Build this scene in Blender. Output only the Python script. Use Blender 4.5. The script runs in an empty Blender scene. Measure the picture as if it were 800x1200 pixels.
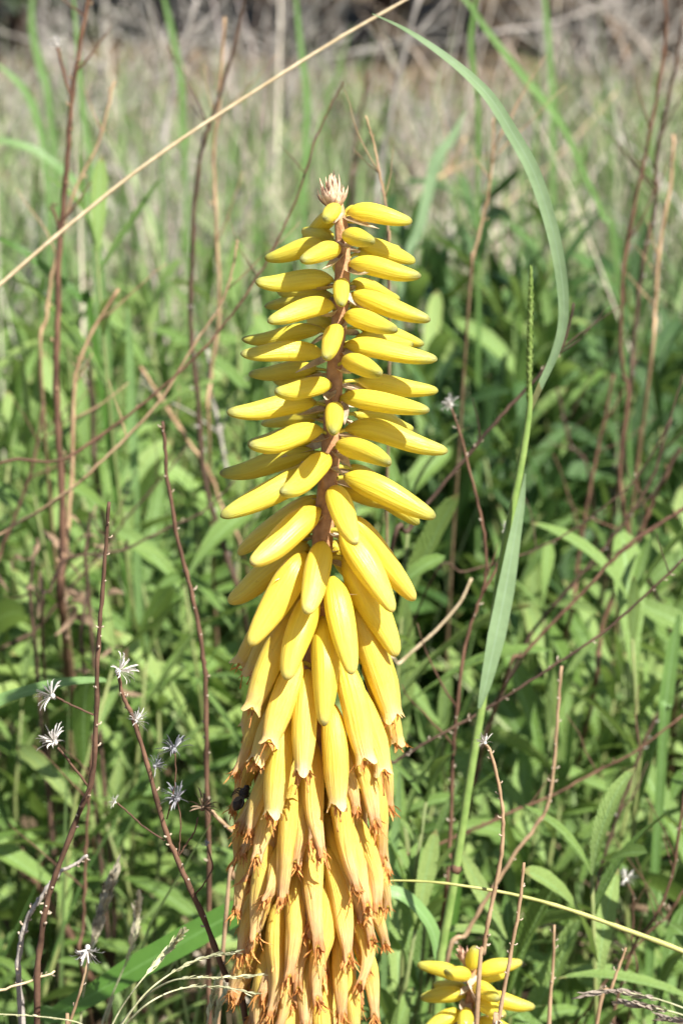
import bpy, math, random
import numpy as np
from mathutils import Vector, Matrix

random.seed(7)
rng = np.random.default_rng(11)
scene = bpy.context.scene
col = scene.collection

# ------------------------------------------------------------------ camera
CAM_H = 0.72
PITCH = math.radians(15.0)
K = 1.0 / 3600.0                     # tangent per photo pixel (photo is 800 x 1200)
cam_d = bpy.data.cameras.new('camera')
cam = bpy.data.objects.new('camera', cam_d)
col.objects.link(cam)
cam.location = (0, 0, CAM_H)
cam.rotation_euler = (math.pi / 2 - PITCH, 0, 0)
cam_d.sensor_fit = 'VERTICAL'
cam_d.sensor_height = 36.0
cam_d.sensor_width = 24.0
cam_d.lens = 108.0
cam_d.clip_start = 0.02
cam_d.clip_end = 400.0
cam_d.dof.use_dof = True
cam_d.dof.focus_distance = 0.885
cam_d.dof.aperture_fstop = 25.0
scene.camera = cam

# ------------------------------------------------------------------ sky and sun
SUN = Vector((0.42, -0.50, 0.76)).normalized()
world = bpy.data.worlds.new('World')
scene.world = world
world.use_nodes = True
wn = world.node_tree.nodes
wl = world.node_tree.links
wn.clear()
sky = wn.new('ShaderNodeTexSky')
sky.sky_type = 'NISHITA'
sky.sun_disc = False
sky.sun_elevation = math.asin(SUN.z)
sky.sun_rotation = math.atan2(SUN.x, SUN.y)
bg = wn.new('ShaderNodeBackground')
bg.inputs['Strength'].default_value = 0.06
wo = wn.new('ShaderNodeOutputWorld')
wl.new(sky.outputs[0], bg.inputs['Color'])
wl.new(bg.outputs[0], wo.inputs['Surface'])
sun_d = bpy.data.lights.new('sun', 'SUN')
sun_d.energy = 5.0
sun_d.angle = math.radians(0.5)
sun_d.color = (1.0, 0.96, 0.89)
sun = bpy.data.objects.new('sun', sun_d)
col.objects.link(sun)
sun.rotation_euler = SUN.to_track_quat('Z', 'Y').to_euler()
sun.location = (2, -2, 5)
scene.view_settings.view_transform = 'Standard'
scene.view_settings.look = 'None'
scene.view_settings.exposure = 1.22
scene.view_settings.gamma = 1.0
scene.cycles.use_denoising = True
scene.cycles.max_bounces = 6
scene.cycles.transparent_max_bounces = 4

# ------------------------------------------------------------------ photo geometry
FWD = Vector((0, math.cos(PITCH), -math.sin(PITCH)))
UP = Vector((0, math.sin(PITCH), math.cos(PITCH)))
def P(px, py, Y):
    """the point of the vertical plane y = Y that stands at photo pixel (px, py)"""
    d = FWD + Vector((1, 0, 0)) * ((px - 400) * K) + UP * ((600 - py) * K)
    return Vector((0, 0, CAM_H)) + d * (Y / d.y)
def px_m(Y, py=600):
    d = FWD + UP * ((600 - py) * K)
    return Y / d.y * K
def lerp_tab(tab, t):
    return float(np.interp(t, [a for a, b in tab], [b for a, b in tab]))

# ------------------------------------------------------------------ mesh helpers
class MB:
    def __init__(s):
        s.v = []; s.f = []; s.uv = []
    def frames(s, pts):
        n = len(pts)
        tan = [(pts[min(i + 1, n - 1)] - pts[max(i - 1, 0)]).normalized() for i in range(n)]
        ref = Vector((0, 0, 1)) if abs(tan[0].z) < 0.9 else Vector((0, -1, 0))
        a = (ref - tan[0] * ref.dot(tan[0])).normalized()
        out = []
        for t in tan:
            a = (a - t * a.dot(t)).normalized()
            out.append((t, a, t.cross(a)))
        return out
    def tube(s, pts, rad, n=7, prof=None, cap=True, u0=None):
        pts = [Vector(p) for p in pts]
        fr = s.frames(pts)
        m = len(pts)
        b = len(s.v)
        for i, (p, (t, a, c)) in enumerate(zip(pts, fr)):
            vv = i / (m - 1)
            for k in range(n):
                th = 2 * math.pi * k / n
                r = rad[i] * (prof(th, vv) if prof else 1.0)
                s.v.append(p + a * (math.cos(th) * r) + c * (math.sin(th) * r))
        for i in range(m - 1):
            for k in range(n):
                k2 = (k + 1) % n
                s.f.append((b + i * n + k, b + i * n + k2, b + (i + 1) * n + k2, b + (i + 1) * n + k))
                ua, ub = (k / n, (k + 1) / n) if u0 is None else (u0, u0)
                s.uv += [(ua, i / (m - 1)), (ub, i / (m - 1)), (ub, (i + 1) / (m - 1)), (ua, (i + 1) / (m - 1))]
        if cap:
            for i, order in ((0, -1), (m - 1, 1)):
                ring = [b + i * n + k for k in range(n)][::order]
                s.f.append(tuple(ring))
                s.uv += [((k / n) if u0 is None else u0, i / (m - 1)) for k in range(n)]
        return s
    def ribbon(s, pts, wid, nrm, fold=0.0, u0=None, thick=0.0):
        """a leaf-like strip: three points across, folded along its middle"""
        pts = [Vector(p) for p in pts]
        m = len(pts)
        b = len(s.v)
        for i, p in enumerate(pts):
            t = (pts[min(i + 1, m - 1)] - pts[max(i - 1, 0)]).normalized()
            nn = nrm[i] if isinstance(nrm, list) else nrm
            sd = t.cross(nn)
            if sd.length < 1e-6: sd = t.orthogonal()
            sd.normalize()
            up = sd.cross(t).normalized()
            w = wid[i] * 0.5
            s.v += [p - sd * w + up * (abs(w) * fold), p, p + sd * w + up * (abs(w) * fold)]
        for i in range(m - 1):
            for k in range(2):
                s.f.append((b + i * 3 + k, b + i * 3 + k + 1, b + (i + 1) * 3 + k + 1, b + (i + 1) * 3 + k))
                ua, ub = (k * .5, k * .5 + .5) if u0 is None else (u0, u0)
                s.uv += [(ua, i / (m - 1)), (ub, i / (m - 1)), (ub, (i + 1) / (m - 1)), (ua, (i + 1) / (m - 1))]
        return s
    def ball(s, c, r, n=6, sq=1.0, u0=None):
        c = Vector(c)
        pts = [c + Vector((0, 0, -r * sq * math.cos(math.pi * i / 4))) for i in range(5)]
        return s.tube(pts, [r * max(.12, math.sin(math.pi * i / 4)) for i in range(5)], n, u0=u0)
    def mesh(s, name, origin=Vector((0, 0, 0)), smooth=True):
        me = bpy.data.meshes.new(name)
        o = Vector(origin)
        me.from_pydata([tuple(Vector(p) - o) for p in s.v], [], s.f)
        uvl = me.uv_layers.new(name='UVMap')
        uvl.data.foreach_set('uv', np.array(s.uv, dtype=np.float32).ravel())
        if smooth:
            me.polygons.foreach_set('use_smooth', [True] * len(me.polygons))
        return me

WORLD_AT = {}
def put(name, me, mat, parent=None, at=Vector((0, 0, 0))):
    """link one mesh object whose origin stands at world point `at`"""
    o = bpy.data.objects.new(name, me)
    col.objects.link(o)
    at = Vector(at)
    if parent is not None:
        o.parent = parent
        o.location = at - WORLD_AT[parent.name]
    else:
        o.location = at
    WORLD_AT[o.name] = at
    if me is not None and mat is not None and not me.materials:
        me.materials.append(mat)
    return o
def thing(name, at, label, cat, group=None):
    o = put(name, None, None, None, at)
    o.empty_display_size = 0.02
    return tag(o, label, cat, group)
def tag(o, label=None, cat=None, group=None, kind=None):
    if label: o['label'] = label
    if cat: o['category'] = cat
    if group: o['group'] = group
    if kind: o['kind'] = kind
    return o
def smooth_path(pts, per=6):
    """Catmull-Rom through the given points"""
    p = [Vector(q) for q in pts]
    p = [p[0] * 2 - p[1]] + p + [p[-1] * 2 - p[-2]]
    out = []
    for i in range(1, len(p) - 2):
        for k in range(per):
            t = k / per
            a, b, c, d = p[i - 1], p[i], p[i + 1], p[i + 2]
            out.append(0.5 * ((2 * b) + (c - a) * t + (2 * a - 5 * b + 4 * c - d) * t * t + (3 * b - a - 3 * c + d) * t ** 3))
    out.append(p[-2])
    return out
def rad(t, lo, hi):
    return lo + (hi - lo) * t

# ------------------------------------------------------------------ materials
def new_mat(name):
    m = bpy.data.materials.new(name)
    m.use_nodes = True
    nt = m.node_tree
    nt.nodes.clear()
    out = nt.nodes.new('ShaderNodeOutputMaterial')
    return m, nt, out
def ramp(nt, stops, interp='LINEAR'):
    r = nt.nodes.new('ShaderNodeValToRGB')
    r.color_ramp.interpolation = interp
    e = r.color_ramp.elements
    e[0].position, e[0].color = stops[0][0], (*stops[0][1], 1)
    e[1].position, e[1].color = stops[-1][0], (*stops[-1][1], 1)
    for p, c in stops[1:-1]:
        q = e.new(p); q.color = (*c, 1)
    return r
def mixc(nt, a, b, fac, mode='MIX'):
    n = nt.nodes.new('ShaderNodeMix')
    n.data_type = 'RGBA'; n.blend_type = mode
    for sock, val in ((n.inputs[0], fac), (n.inputs[6], a), (n.inputs[7], b)):
        if isinstance(val, bpy.types.NodeSocket): nt.links.new(val, sock)
        elif isinstance(val, tuple): sock.default_value = (*val, 1)
        else: sock.default_value = val
    return n.outputs[2]
def math_n(nt, op, a, b=None, c=None):
    n = nt.nodes.new('ShaderNodeMath'); n.operation = op
    for i, val in enumerate((a, b, c)):
        if val is None: continue
        if isinstance(val, bpy.types.NodeSocket): nt.links.new(val, n.inputs[i])
        else: n.inputs[i].default_value = val
    return n.outputs[0]
def uv_xy(nt):
    t = nt.nodes.new('ShaderNodeTexCoord')
    s = nt.nodes.new('ShaderNodeSeparateXYZ')
    nt.links.new(t.outputs['UV'], s.inputs[0])
    return s.outputs[0], s.outputs[1], t
def noise(nt, scale, detail=3, vec=None, rough=.55):
    n = nt.nodes.new('ShaderNodeTexNoise')
    n.inputs['Scale'].default_value = scale
    n.inputs['Detail'].default_value = detail
    n.inputs['Roughness'].default_value = rough
    if vec is not None: nt.links.new(vec, n.inputs['Vector'])
    else:
        t = nt.nodes.new('ShaderNodeTexCoord'); nt.links.new(t.outputs['Object'], n.inputs['Vector'])
    return n.outputs['Fac']
def obj_random(nt):
    return nt.nodes.new('ShaderNodeObjectInfo').outputs['Random']
def surface(nt, out, color, rough=.5, spec=.5, transl=0.0, tcol=None, bump=None, bdist=.0005, sss=0.0, sssr=(1, .6, .1), ssss=.003):
    p = nt.nodes.new('ShaderNodeBsdfPrincipled')
    if isinstance(color, tuple): p.inputs['Base Color'].default_value = (*color, 1)
    else: nt.links.new(color, p.inputs['Base Color'])
    p.inputs['Roughness'].default_value = rough
    p.inputs['Specular IOR Level'].default_value = spec
    if sss:
        p.inputs['Subsurface Weight'].default_value = sss
        p.inputs['Subsurface Radius'].default_value = sssr
        p.inputs['Subsurface Scale'].default_value = ssss
    if bump is not None:
        b = nt.nodes.new('ShaderNodeBump')
        b.inputs['Distance'].default_value = bdist
        b.inputs['Strength'].default_value = 1.0
        nt.links.new(bump, b.inputs['Height'])
        nt.links.new(b.outputs[0], p.inputs['Normal'])
    sh = p.outputs[0]
    if transl > 0:
        t = nt.nodes.new('ShaderNodeBsdfTranslucent')
        c = tcol if tcol is not None else color
        if isinstance(c, tuple): t.inputs['Color'].default_value = (*c, 1)
        else: nt.links.new(c, t.inputs['Color'])
        mx = nt.nodes.new('ShaderNodeMixShader')
        mx.inputs[0].default_value = transl
        nt.links.new(sh, mx.inputs[1]); nt.links.new(t.outputs[0], mx.inputs[2])
        sh = mx.outputs[0]
    nt.links.new(sh, out.inputs['Surface'])

def flower_mat(name, stops, stripe=.3, wrinkle=.0002, rough=.37, redvein=0.0):
    m, nt, out = new_mat(name)
    u, v, tc = uv_xy(nt)
    # uneven band edges along the flower
    nz = noise(nt, 200, 4)
    vj = math_n(nt, 'ADD', v, math_n(nt, 'MULTIPLY', math_n(nt, 'SUBTRACT', nz, .5), .34))
    r = ramp(nt, stops); nt.links.new(vj, r.inputs[0])
    # fine veins that run from base to tip
    cmb = nt.nodes.new('ShaderNodeCombineXYZ')
    nt.links.new(math_n(nt, 'MULTIPLY', u, 34.0), cmb.inputs[0])
    nt.links.new(math_n(nt, 'MULTIPLY', v, 2.2), cmb.inputs[1])
    nt.links.new(math_n(nt, 'MULTIPLY', obj_random(nt), 50.0), cmb.inputs[2])
    vein = noise(nt, 1.0, 4, cmb.outputs[0])
    red = ramp(nt, [(.52, (0, 0, 0)), (.66, (1, 1, 1))]); nt.links.new(vein, red.inputs[0])
    c = mixc(nt, r.outputs[0], (.50, .22, .09), math_n(nt, 'MULTIPLY', math_n(nt, 'MULTIPLY', red.outputs[0], v), redvein))
    vr = ramp(nt, [(.30, (.80, .72, .55)), (.62, (1.05, 1.06, 1.1))]); nt.links.new(vein, vr.inputs[0])
    c = mixc(nt, c, vr.outputs[0], stripe, 'MULTIPLY')
    # object to object variation
    rr = ramp(nt, [(0, (.90, .86, .78)), (.5, (1, 1, 1)), (1, (1.04, .97, .9))]); nt.links.new(obj_random(nt), rr.inputs[0])
    c = mixc(nt, c, rr.outputs[0], .7, 'MULTIPLY')
    # small brown specks of pollen and wear
    sp = noise(nt, 900, 2)
    c = mixc(nt, c, (.35, .17, .05), math_n(nt, 'MULTIPLY', math_n(nt, 'GREATER_THAN', sp, .72), .35))
    tl = mixc(nt, c, (1.0, .80, .06), .35)
    surface(nt, out, c, rough, .45, transl=.30, tcol=tl, bump=vein, bdist=wrinkle, sss=.22, sssr=(1.0, .80, .16), ssss=.003)
    return m
YEL = (.84, .60, .018)
M = {}
M['bud_top'] = flower_mat('bud_top', [(0, (.66, .56, .06)), (.12, (.80, .69, .07)), (.40, (.85, .735, .09)), (.66, (.79, .70, .09)), (.84, (.56, .55, .11)), (1, (.26, .27, .10))], .5, .0003)
M['bud'] = flower_mat('bud', [(0, (.66, .56, .07)), (.10, (.87, .71, .07)), (.5, (.91, .755, .10)), (.82, (.90, .76, .15)), (.94, (.70, .64, .20)), (1, (.34, .32, .15))], .5, .0003)
M['flower'] = flower_mat('flower', [(0, (.72, .58, .10)), (.15, (.87, .68, .09)), (.6, (.90, .71, .12)), (.85, (.90, .71, .20)), (1, (.88, .64, .30))], .55, .0005, .45, .22)
M['wilted'] = flower_mat('wilted', [(0, (.72, .56, .10)), (.2, (.88, .65, .10)), (.6, (.90, .66, .16)), (.82, (.90, .64, .27)), (.95, (.84, .51, .25)), (1, (.60, .28, .10))], .6, .0008, .6, .75)

def simple_mat(name, c0, c1, scale=300, rough=.7, transl=0.0, bdist=.0004, spec=.3, long=True, var=.5):
    m, nt, out = new_mat(name)
    u, v, tc = uv_xy(nt)
    n = noise(nt, scale, 4)
    r = ramp(nt, [(.28, c0), (.72, c1)]); nt.links.new(n, r.inputs[0])
    c = r.outputs[0]
    rr = ramp(nt, [(0, (.72, .72, .72)), (1, (1.2, 1.15, 1.1))]); nt.links.new(obj_random(nt), rr.inputs[0])
    c = mixc(nt, c, rr.outputs[0], var, 'MULTIPLY')
    surface(nt, out, c, rough, spec, transl=transl, bump=n, bdist=bdist)
    return m
M['stalk'] = simple_mat('stalk', (.34, .165, .075), (.58, .33, .17), 420, .6, bdist=.0006)
M['pedicel'] = simple_mat('pedicel', (.42, .40, .06), (.58, .50, .06), 500, .5)
M['bract'] = simple_mat('bract', (.42, .29, .19), (.80, .70, .54), 500, .8, transl=.25)
M['tuft'] = simple_mat('tuft', (.58, .36, .24), (.86, .68, .50), 420, .8, transl=.2)
M['strand'] = simple_mat('strand', (.38, .13, .03), (.86, .44, .13), 500, .7, transl=.2)
M['pinkbract'] = simple_mat('pinkbract', (.58, .33, .22), (.78, .55, .42), 420, .8, transl=.2)
M['brown_twig'] = simple_mat('brown_twig', (.026, .016, .011), (.115, .07, .045), 85, .8, bdist=.001)
M['red_twig'] = simple_mat('red_twig', (.045, .022, .013), (.19, .105, .065), 85, .75, bdist=.001)
M['tan_twig'] = simple_mat('tan_twig', (.20, .12, .065), (.50, .35, .21), 85, .8, bdist=.0008)
M['straw'] = simple_mat('straw', (.46, .35, .20), (.66, .54, .36), 200, .65, bdist=.0006)
M['grey_twig'] = simple_mat('grey_twig', (.20, .18, .16), (.42, .38, .34), 240, .85, bdist=.0008)
M['bush_grey'] = simple_mat('bush_grey', (.20, .185, .165), (.42, .395, .35), 60, .9)
M['scar'] = simple_mat('scar', (.28, .20, .13), (.58, .50, .40), 600, .8)
M['bristle'] = simple_mat('bristle', (.58, .54, .49), (.88, .86, .82), 500, .8, transl=.3)
M['grey_bristle'] = simple_mat('grey_bristle', (.20, .20, .22), (.50, .50, .54), 500, .8, transl=.3)
M['brown_bristle'] = simple_mat('brown_bristle', (.14, .09, .06), (.36, .26, .17), 500, .8, transl=.3)
M['green_stem'] = simple_mat('green_stem', (.13, .22, .05), (.24, .34, .10), 160, .5)
M['olive_stem'] = simple_mat('olive_stem', (.24, .26, .07), (.38, .38, .14), 160, .5)
M['panicle'] = simple_mat('panicle', (.44, .45, .24), (.70, .69, .46), 400, .7, transl=.3)
M['purple_panicle'] = simple_mat('purple_panicle', (.22, .17, .14), (.46, .40, .32), 400, .7, transl=.3)
M['plume'] = simple_mat('plume', (.36, .31, .22), (.62, .57, .44), 400, .8, transl=.35)
M['green_spike'] = simple_mat('green_spike', (.16, .27, .05), (.34, .45, .14), 500, .6, transl=.2)
M['dead_leaf'] = simple_mat('dead_leaf', (.13, .08, .05), (.42, .30, .20), 90, .85, transl=.2)
M['soil'] = None

def leaf_mat(name, greens, rib, transl=.24, rough=.42, tint=(.45, .66, .12), grassy=False):
    m, nt, out = new_mat(name)
    u, v, tc = uv_xy(nt)
    r = ramp(nt, greens); nt.links.new(obj_random(nt), r.inputs[0])
    n = noise(nt, 60, 4)
    nr = ramp(nt, [(.3, (.78, .80, .72)), (.7, (1.15, 1.12, 1.05))]); nt.links.new(n, nr.inputs[0])
    c = mixc(nt, r.outputs[0], nr.outputs[0], .8, 'MULTIPLY')
    d = math_n(nt, 'ABSOLUTE', math_n(nt, 'SUBTRACT', u, .5))
    ribf = math_n(nt, 'LESS_THAN', d, .055)
    c = mixc(nt, c, rib, math_n(nt, 'MULTIPLY', ribf, .7))
    # brown, dried leaf tips on a share of the leaves
    dry = math_n(nt, 'MULTIPLY', math_n(nt, 'GREATER_THAN', math_n(nt, 'ADD', v, math_n(nt, 'MULTIPLY', n, .25)), 1.07), math_n(nt, 'GREATER_THAN', obj_random(nt), .62))
    c = mixc(nt, c, (.24, .17, .07), math_n(nt, 'MULTIPLY', dry, .7))
    tl = mixc(nt, c, tint, .45)
    # side veins as fine relief
    w = math_n(nt, 'SINE', math_n(nt, 'MULTIPLY', math_n(nt, 'SUBTRACT', v, math_n(nt, 'MULTIPLY', d, .25)), 130.0))
    if grassy: w = math_n(nt, 'SINE', math_n(nt, 'MULTIPLY', u, 75.0))
    hgt = math_n(nt, 'ADD', math_n(nt, 'MULTIPLY', w, 0.04 if grassy else .10), n)
    surface(nt, out, c, rough, .4, transl=transl, tcol=tl, bump=hgt, bdist=.0009)
    return m
M['leaf'] = leaf_mat('leaf', [(0, (.08, .15, .029)), (.35, (.13, .218, .048)), (.7, (.18, .278, .074)), (1, (.24, .325, .10))], (.21, .33, .12))
M['dark_leaf'] = leaf_mat('dark_leaf', [(0, (.024, .060, .014)), (.5, (.042, .098, .024)), (1, (.08, .155, .04))], (.10, .17, .06), .18)
M['blade'] = leaf_mat('blade', [(0, (.14, .25, .07)), (.5, (.17, .30, .10)), (1, (.21, .34, .13))], (.24, .38, .16), .28, .35, grassy=True)
M['pale_blade'] = leaf_mat('pale_blade', [(0, (.27, .40, .22)), (1, (.31, .44, .25))], (.34, .47, .29), .30, .28, grassy=True)
M['deep_blade'] = leaf_mat('deep_blade', [(0, (.07, .17, .03)), (1, (.11, .22, .04))], (.12, .24, .06), .3, .35, grassy=True)
M['plant_stem'] = simple_mat('plant_stem', (.10, .14, .04), (.20, .22, .08), 160, .6)
M['painted_shade_leaf'] = leaf_mat('painted_shade_leaf', [(0, (.014, .022, .011)), (.6, (.022, .034, .016)), (1, (.045, .055, .024))], (.06, .09, .04), .10)  # near-black leaf colour: the shade along the far back is painted in

def field_mat(name, stops, transl=.25):
    """grass kept as one mass: u of the map carries a random value for each blade"""
    m, nt, out = new_mat(name)
    u, v, tc = uv_xy(nt)
    r = ramp(nt, stops); nt.links.new(u, r.inputs[0])
    surface(nt, out, r.outputs[0], .6, .3, transl=transl)
    return m
M['dry_field'] = field_mat('dry_field', [(0, (.17, .13, .09)), (.2, (.30, .26, .19)), (.4, (.44, .41, .31)), (.55, (.40, .37, .34)), (.72, (.27, .31, .15)), (.88, (.36, .40, .22)), (1, (.58, .54, .44))])
M['green_field'] = field_mat('green_field', [(0, (.09, .17, .045)), (.4, (.15, .25, .07)), (.7, (.22, .31, .11)), (1, (.30, .36, .17))], .3)
M['stalks'] = field_mat('stalks', [(0, (.08, .055, .04)), (.35, (.19, .14, .11)), (.6, (.34, .29, .27)), (.8, (.50, .44, .38)), (1, (.62, .54, .42))], .1)
M['litter'] = field_mat('litter', [(0, (.12, .075, .045)), (.4, (.26, .18, .12)), (.7, (.40, .31, .23)), (1, (.50, .42, .33))], .1)
def soil_mat():
    m, nt, out = new_mat('soil')
    n = noise(nt, 9, 8); n2 = noise(nt, 120, 5)
    r = ramp(nt, [(.3, (.055, .04, .026)), (.5, (.13, .095, .062)), (.7, (.22, .17, .11))]); nt.links.new(n, r.inputs[0])
    r2 = ramp(nt, [(.35, (.55, .55, .55)), (.7, (1.3, 1.25, 1.15))]); nt.links.new(n2, r2.inputs[0])
    c = mixc(nt, r.outputs[0], r2.outputs[0], .8, 'MULTIPLY')
    surface(nt, out, c, .95, .1, bump=n2, bdist=.01)
    return m
M['soil'] = soil_mat()
M['bee_body'] = simple_mat('bee_body', (.012, .010, .009), (.06, .04, .025), 900, .6, bdist=.0003)
M['bee_fur'] = simple_mat('bee_fur', (.20, .14, .06), (.38, .28, .13), 900, .9)
M['wing'] = simple_mat('wing', (.12, .10, .07), (.22, .19, .14), 400, .3, transl=.5)

# ------------------------------------------------------------------ ground
def build_ground():
    mb = MB()
    xs = sorted(set([-150, -60, -25, -10] + [round(x, 3) for x in np.linspace(-4, 4, 41)] + [10, 25, 60, 150]))
    ys = sorted(set([-60, -20, -8, -3] + [round(y, 3) for y in np.linspace(-1, 12, 66)] + [16, 24, 45, 90, 200]))
    for y in ys:
        for x in xs:
            z = .012 * math.sin(3.1 * x + 1.7 * y) + .010 * math.sin(7.3 * x - 5.1 * y) + .006 * math.sin(15 * x + 11 * y)
            if y > 12: z += (y - 12) * .01
            mb.v.append(Vector((x, y, z)))
    n = len(xs)
    for j in range(len(ys) - 1):
        for i in range(n - 1):
            mb.f.append((j * n + i, j * n + i + 1, (j + 1) * n + i + 1, (j + 1) * n + i))
            mb.uv += [(0, 0), (1, 0), (1, 1), (0, 1)]
    tag(put('ground', mb.mesh('ground'), M['soil']), 'brown soil with litter under the plants', None, None, 'structure')
build_ground()

# ------------------------------------------------------------------ the grassy field behind, as masses
def strip_field(name, n, mat, Yr, hr, wr, lean, label, xw=.5, lying=False, tuft=16, hfall=None):
    """many narrow blades growing in tufts, one mesh: uncountable grass"""
    verts, faces, uvs = [], [], []
    made = 0
    while made < n:
        cY = Yr[0] + (Yr[1] - Yr[0]) * rng.random() ** .9
        cx = (rng.random() * 2 - 1) * (.118 * cY + xw)
        # patchy growth: bare spots and thick spots
        f = .5 + .5 * math.sin(2.3 * cx + 1.3 * cY + 1.1 * math.sin(3.1 * cY)) * math.cos(1.9 * cY - 3.7 * cx)
        if rng.random() > .25 + .9 * f: continue
        th = .55 + .75 * rng.random()
        tu = rng.random()
        spread = .02 + .05 * rng.random()
        cnt = max(3, int(tuft * (.4 + 1.2 * rng.random())))
        for _ in range(cnt):
            made += 1
            az = rng.random() * 2 * math.pi
            rr = spread * rng.random() * (4 if lying else 1)
            x, Y = cx + math.cos(az) * rr, cY + math.sin(az) * rr
            az += rng.normal(0, .5)
            h = (hr[0] + (hr[1] - hr[0]) * rng.random() ** 1.6) * th
            if hfall is not None: h *= float(np.interp(Y, hfall[0], hfall[1]))
            w = wr[0] + (wr[1] - wr[0]) * rng.random() ** 1.5
            ln = lean * rng.random() ** .8 + .05
            if lying: ln = 1.45 + .15 * rng.random()
            curl = rng.normal(0, .35)
            fa = az + math.pi / 2 + rng.normal(0, .6)
            sx, sy = math.cos(fa) * w / 2, math.sin(fa) * w / 2
            dx, dy = math.cos(az), math.sin(az)
            px_, py_, pz_ = x, Y, (.01 if not lying else .02 + .06 * rng.random())
            b = len(verts)
            uu = min(1, max(0, tu + rng.normal(0, .16)))
            seg = 4
            a = ln * .5
            for k in range(seg + 1):
                q = 1 - (k / seg) ** 2 * .92
                verts.append((px_ - sx * q, py_ - sy * q, pz_)); verts.append((px_ + sx * q, py_ + sy * q, pz_))
                st = h / seg
                px_ += dx * math.sin(a) * st; py_ += dy * math.sin(a) * st; pz_ += math.cos(a) * st
                pz_ = max(pz_, .008)
                a += (ln + curl) / seg * .9
                dx, dy = math.cos(az + curl * k * .3), math.sin(az + curl * k * .3)
            for k in range(seg):
                faces.append((b + 2 * k, b + 2 * k + 1, b + 2 * k + 3, b + 2 * k + 2))
                uvs += [(uu, k / seg), (uu, k / seg), (uu, (k + 1) / seg), (uu, (k + 1) / seg)]
    me = bpy.data.meshes.new(name)
    me.from_pydata(verts, [], faces)
    uvl = me.uv_layers.new(name='UVMap')
    uvl.data.foreach_set('uv', np.array(uvs, dtype=np.float32).ravel())
    o = put(name, me, mat)
    tag(o, label, None, None, 'stuff')
    return o
HF = ([2.2, 3.0, 3.8, 4.5, 5.2, 5.6], [.75, .8, .62, .42, .26, .18])
strip_field('dry_grass', 9500, M['dry_field'], (2.3, 5.6), (.10, .50), (.0018, .0055), 1.1, 'tangle of thin dry straw coloured grass behind the leafy plants', hfall=HF)
strip_field('green_grass', 9500, M['green_field'], (2.1, 5.5), (.12, .46), (.003, .009), .9, 'pale green grass blades mixed into the dry grass', hfall=HF, tuft=12)
strip_field('dead_stalks', 520, M['stalks'], (1.75, 4.6), (.22, .62), (.0016, .0042), .55, 'thin grey and brown dead stalks standing in the dry grass', tuft=3)
strip_field('straw_litter', 3200, M['litter'], (1.0, 5.5), (.06, .30), (.002, .006), .5, 'dry straws and dead stalks lying on the soil', lying=True)
strip_field('low_grass', 2200, M['green_field'], (1.1, 2.6), (.10, .38), (.002, .006), .8, 'thin green grass growing between the leafy plants', xw=.3, tuft=8)

# ------------------------------------------------------------------ leaves shared by the leafy plants
def leaf_mesh(name, mat, aspect, bend, tooth, seed, twist=0.0, shape='lance'):
    r = random.Random(seed)
    mb = MB()
    n = 12
    pts, wid, nrm = [], [], []
    p = Vector((0, 0, 0)); a = .25 * bend
    tab = {'lance': [(0, .14), (.1, .34), (.3, .78), (.5, 1.0), (.7, .92), (.85, .62), (.95, .28), (1, .02)],
           'strap': [(0, .30), (.1, .5), (.3, .85), (.5, 1.0), (.7, .98), (.85, .80), (.95, .42), (1, .02)],
           'spoon': [(0, .12), (.15, .22), (.35, .5), (.55, .85), (.72, 1.0), (.88, .82), (.96, .45), (1, .02)]}[shape]
    sx = r.uniform(-.12, .12)
    for i in range(n + 1):
        t = i / n
        pts.append(p.copy())
        w = aspect * lerp_tab(tab, t)
        if 0 < i < n: w *= 1 + (tooth if i % 2 else -tooth)
        wid.append(w)
        tw = twist * t
        nrm.append(Vector((math.sin(a) * math.cos(tw), math.sin(tw), math.cos(a) * math.cos(tw))))
        p = p + Vector((math.cos(a), sx * t, -math.sin(a))) / n
        a += bend / n * (.6 + .8 * t) + r.uniform(-.05, .05)
    mb.ribbon(pts, [w * .84 for w in wid], nrm, fold=r.uniform(.15, .42))
    me = mb.mesh(name)
    me.materials.append(mat)
    return me
LEAVES = [leaf_mesh('leaf', M['leaf'], a, b, t, 31 + i, tw, sh) for i, (a, b, t, tw, sh) in enumerate([
    (.19, .35, .05, .3, 'lance'), (.17, .7, .06, -.4, 'lance'), (.21, .15, .05, .5, 'strap'), (.16, 1.0, .06, .2, 'lance'),
    (.23, .5, .04, -.6, 'spoon'), (.18, -.15, .06, .2, 'strap'), (.20, .9, .05, .9, 'strap'), (.15, .5, .06, -.2, 'lance')])]
DLEAVES = [leaf_mesh('leaf', M['dark_leaf'], a, b, t, 71 + i, tw, sh) for i, (a, b, t, tw, sh) in enumerate([
    (.20, .3, .02, .3, 'lance'), (.22, .6, .02, -.4, 'lance'), (.18, .1, .02, .3, 'strap'), (.24, .8, .02, .2, 'spoon')])]
DEAD = [leaf_mesh('leaf', M['dead_leaf'], a, b, .1, 91 + i, tw, 'lance') for i, (a, b, tw) in enumerate([
    (.16, 2.4, 1.6), (.12, 3.2, -2.0), (.2, 1.6, 2.4), (.10, 2.8, .9)])]

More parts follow.
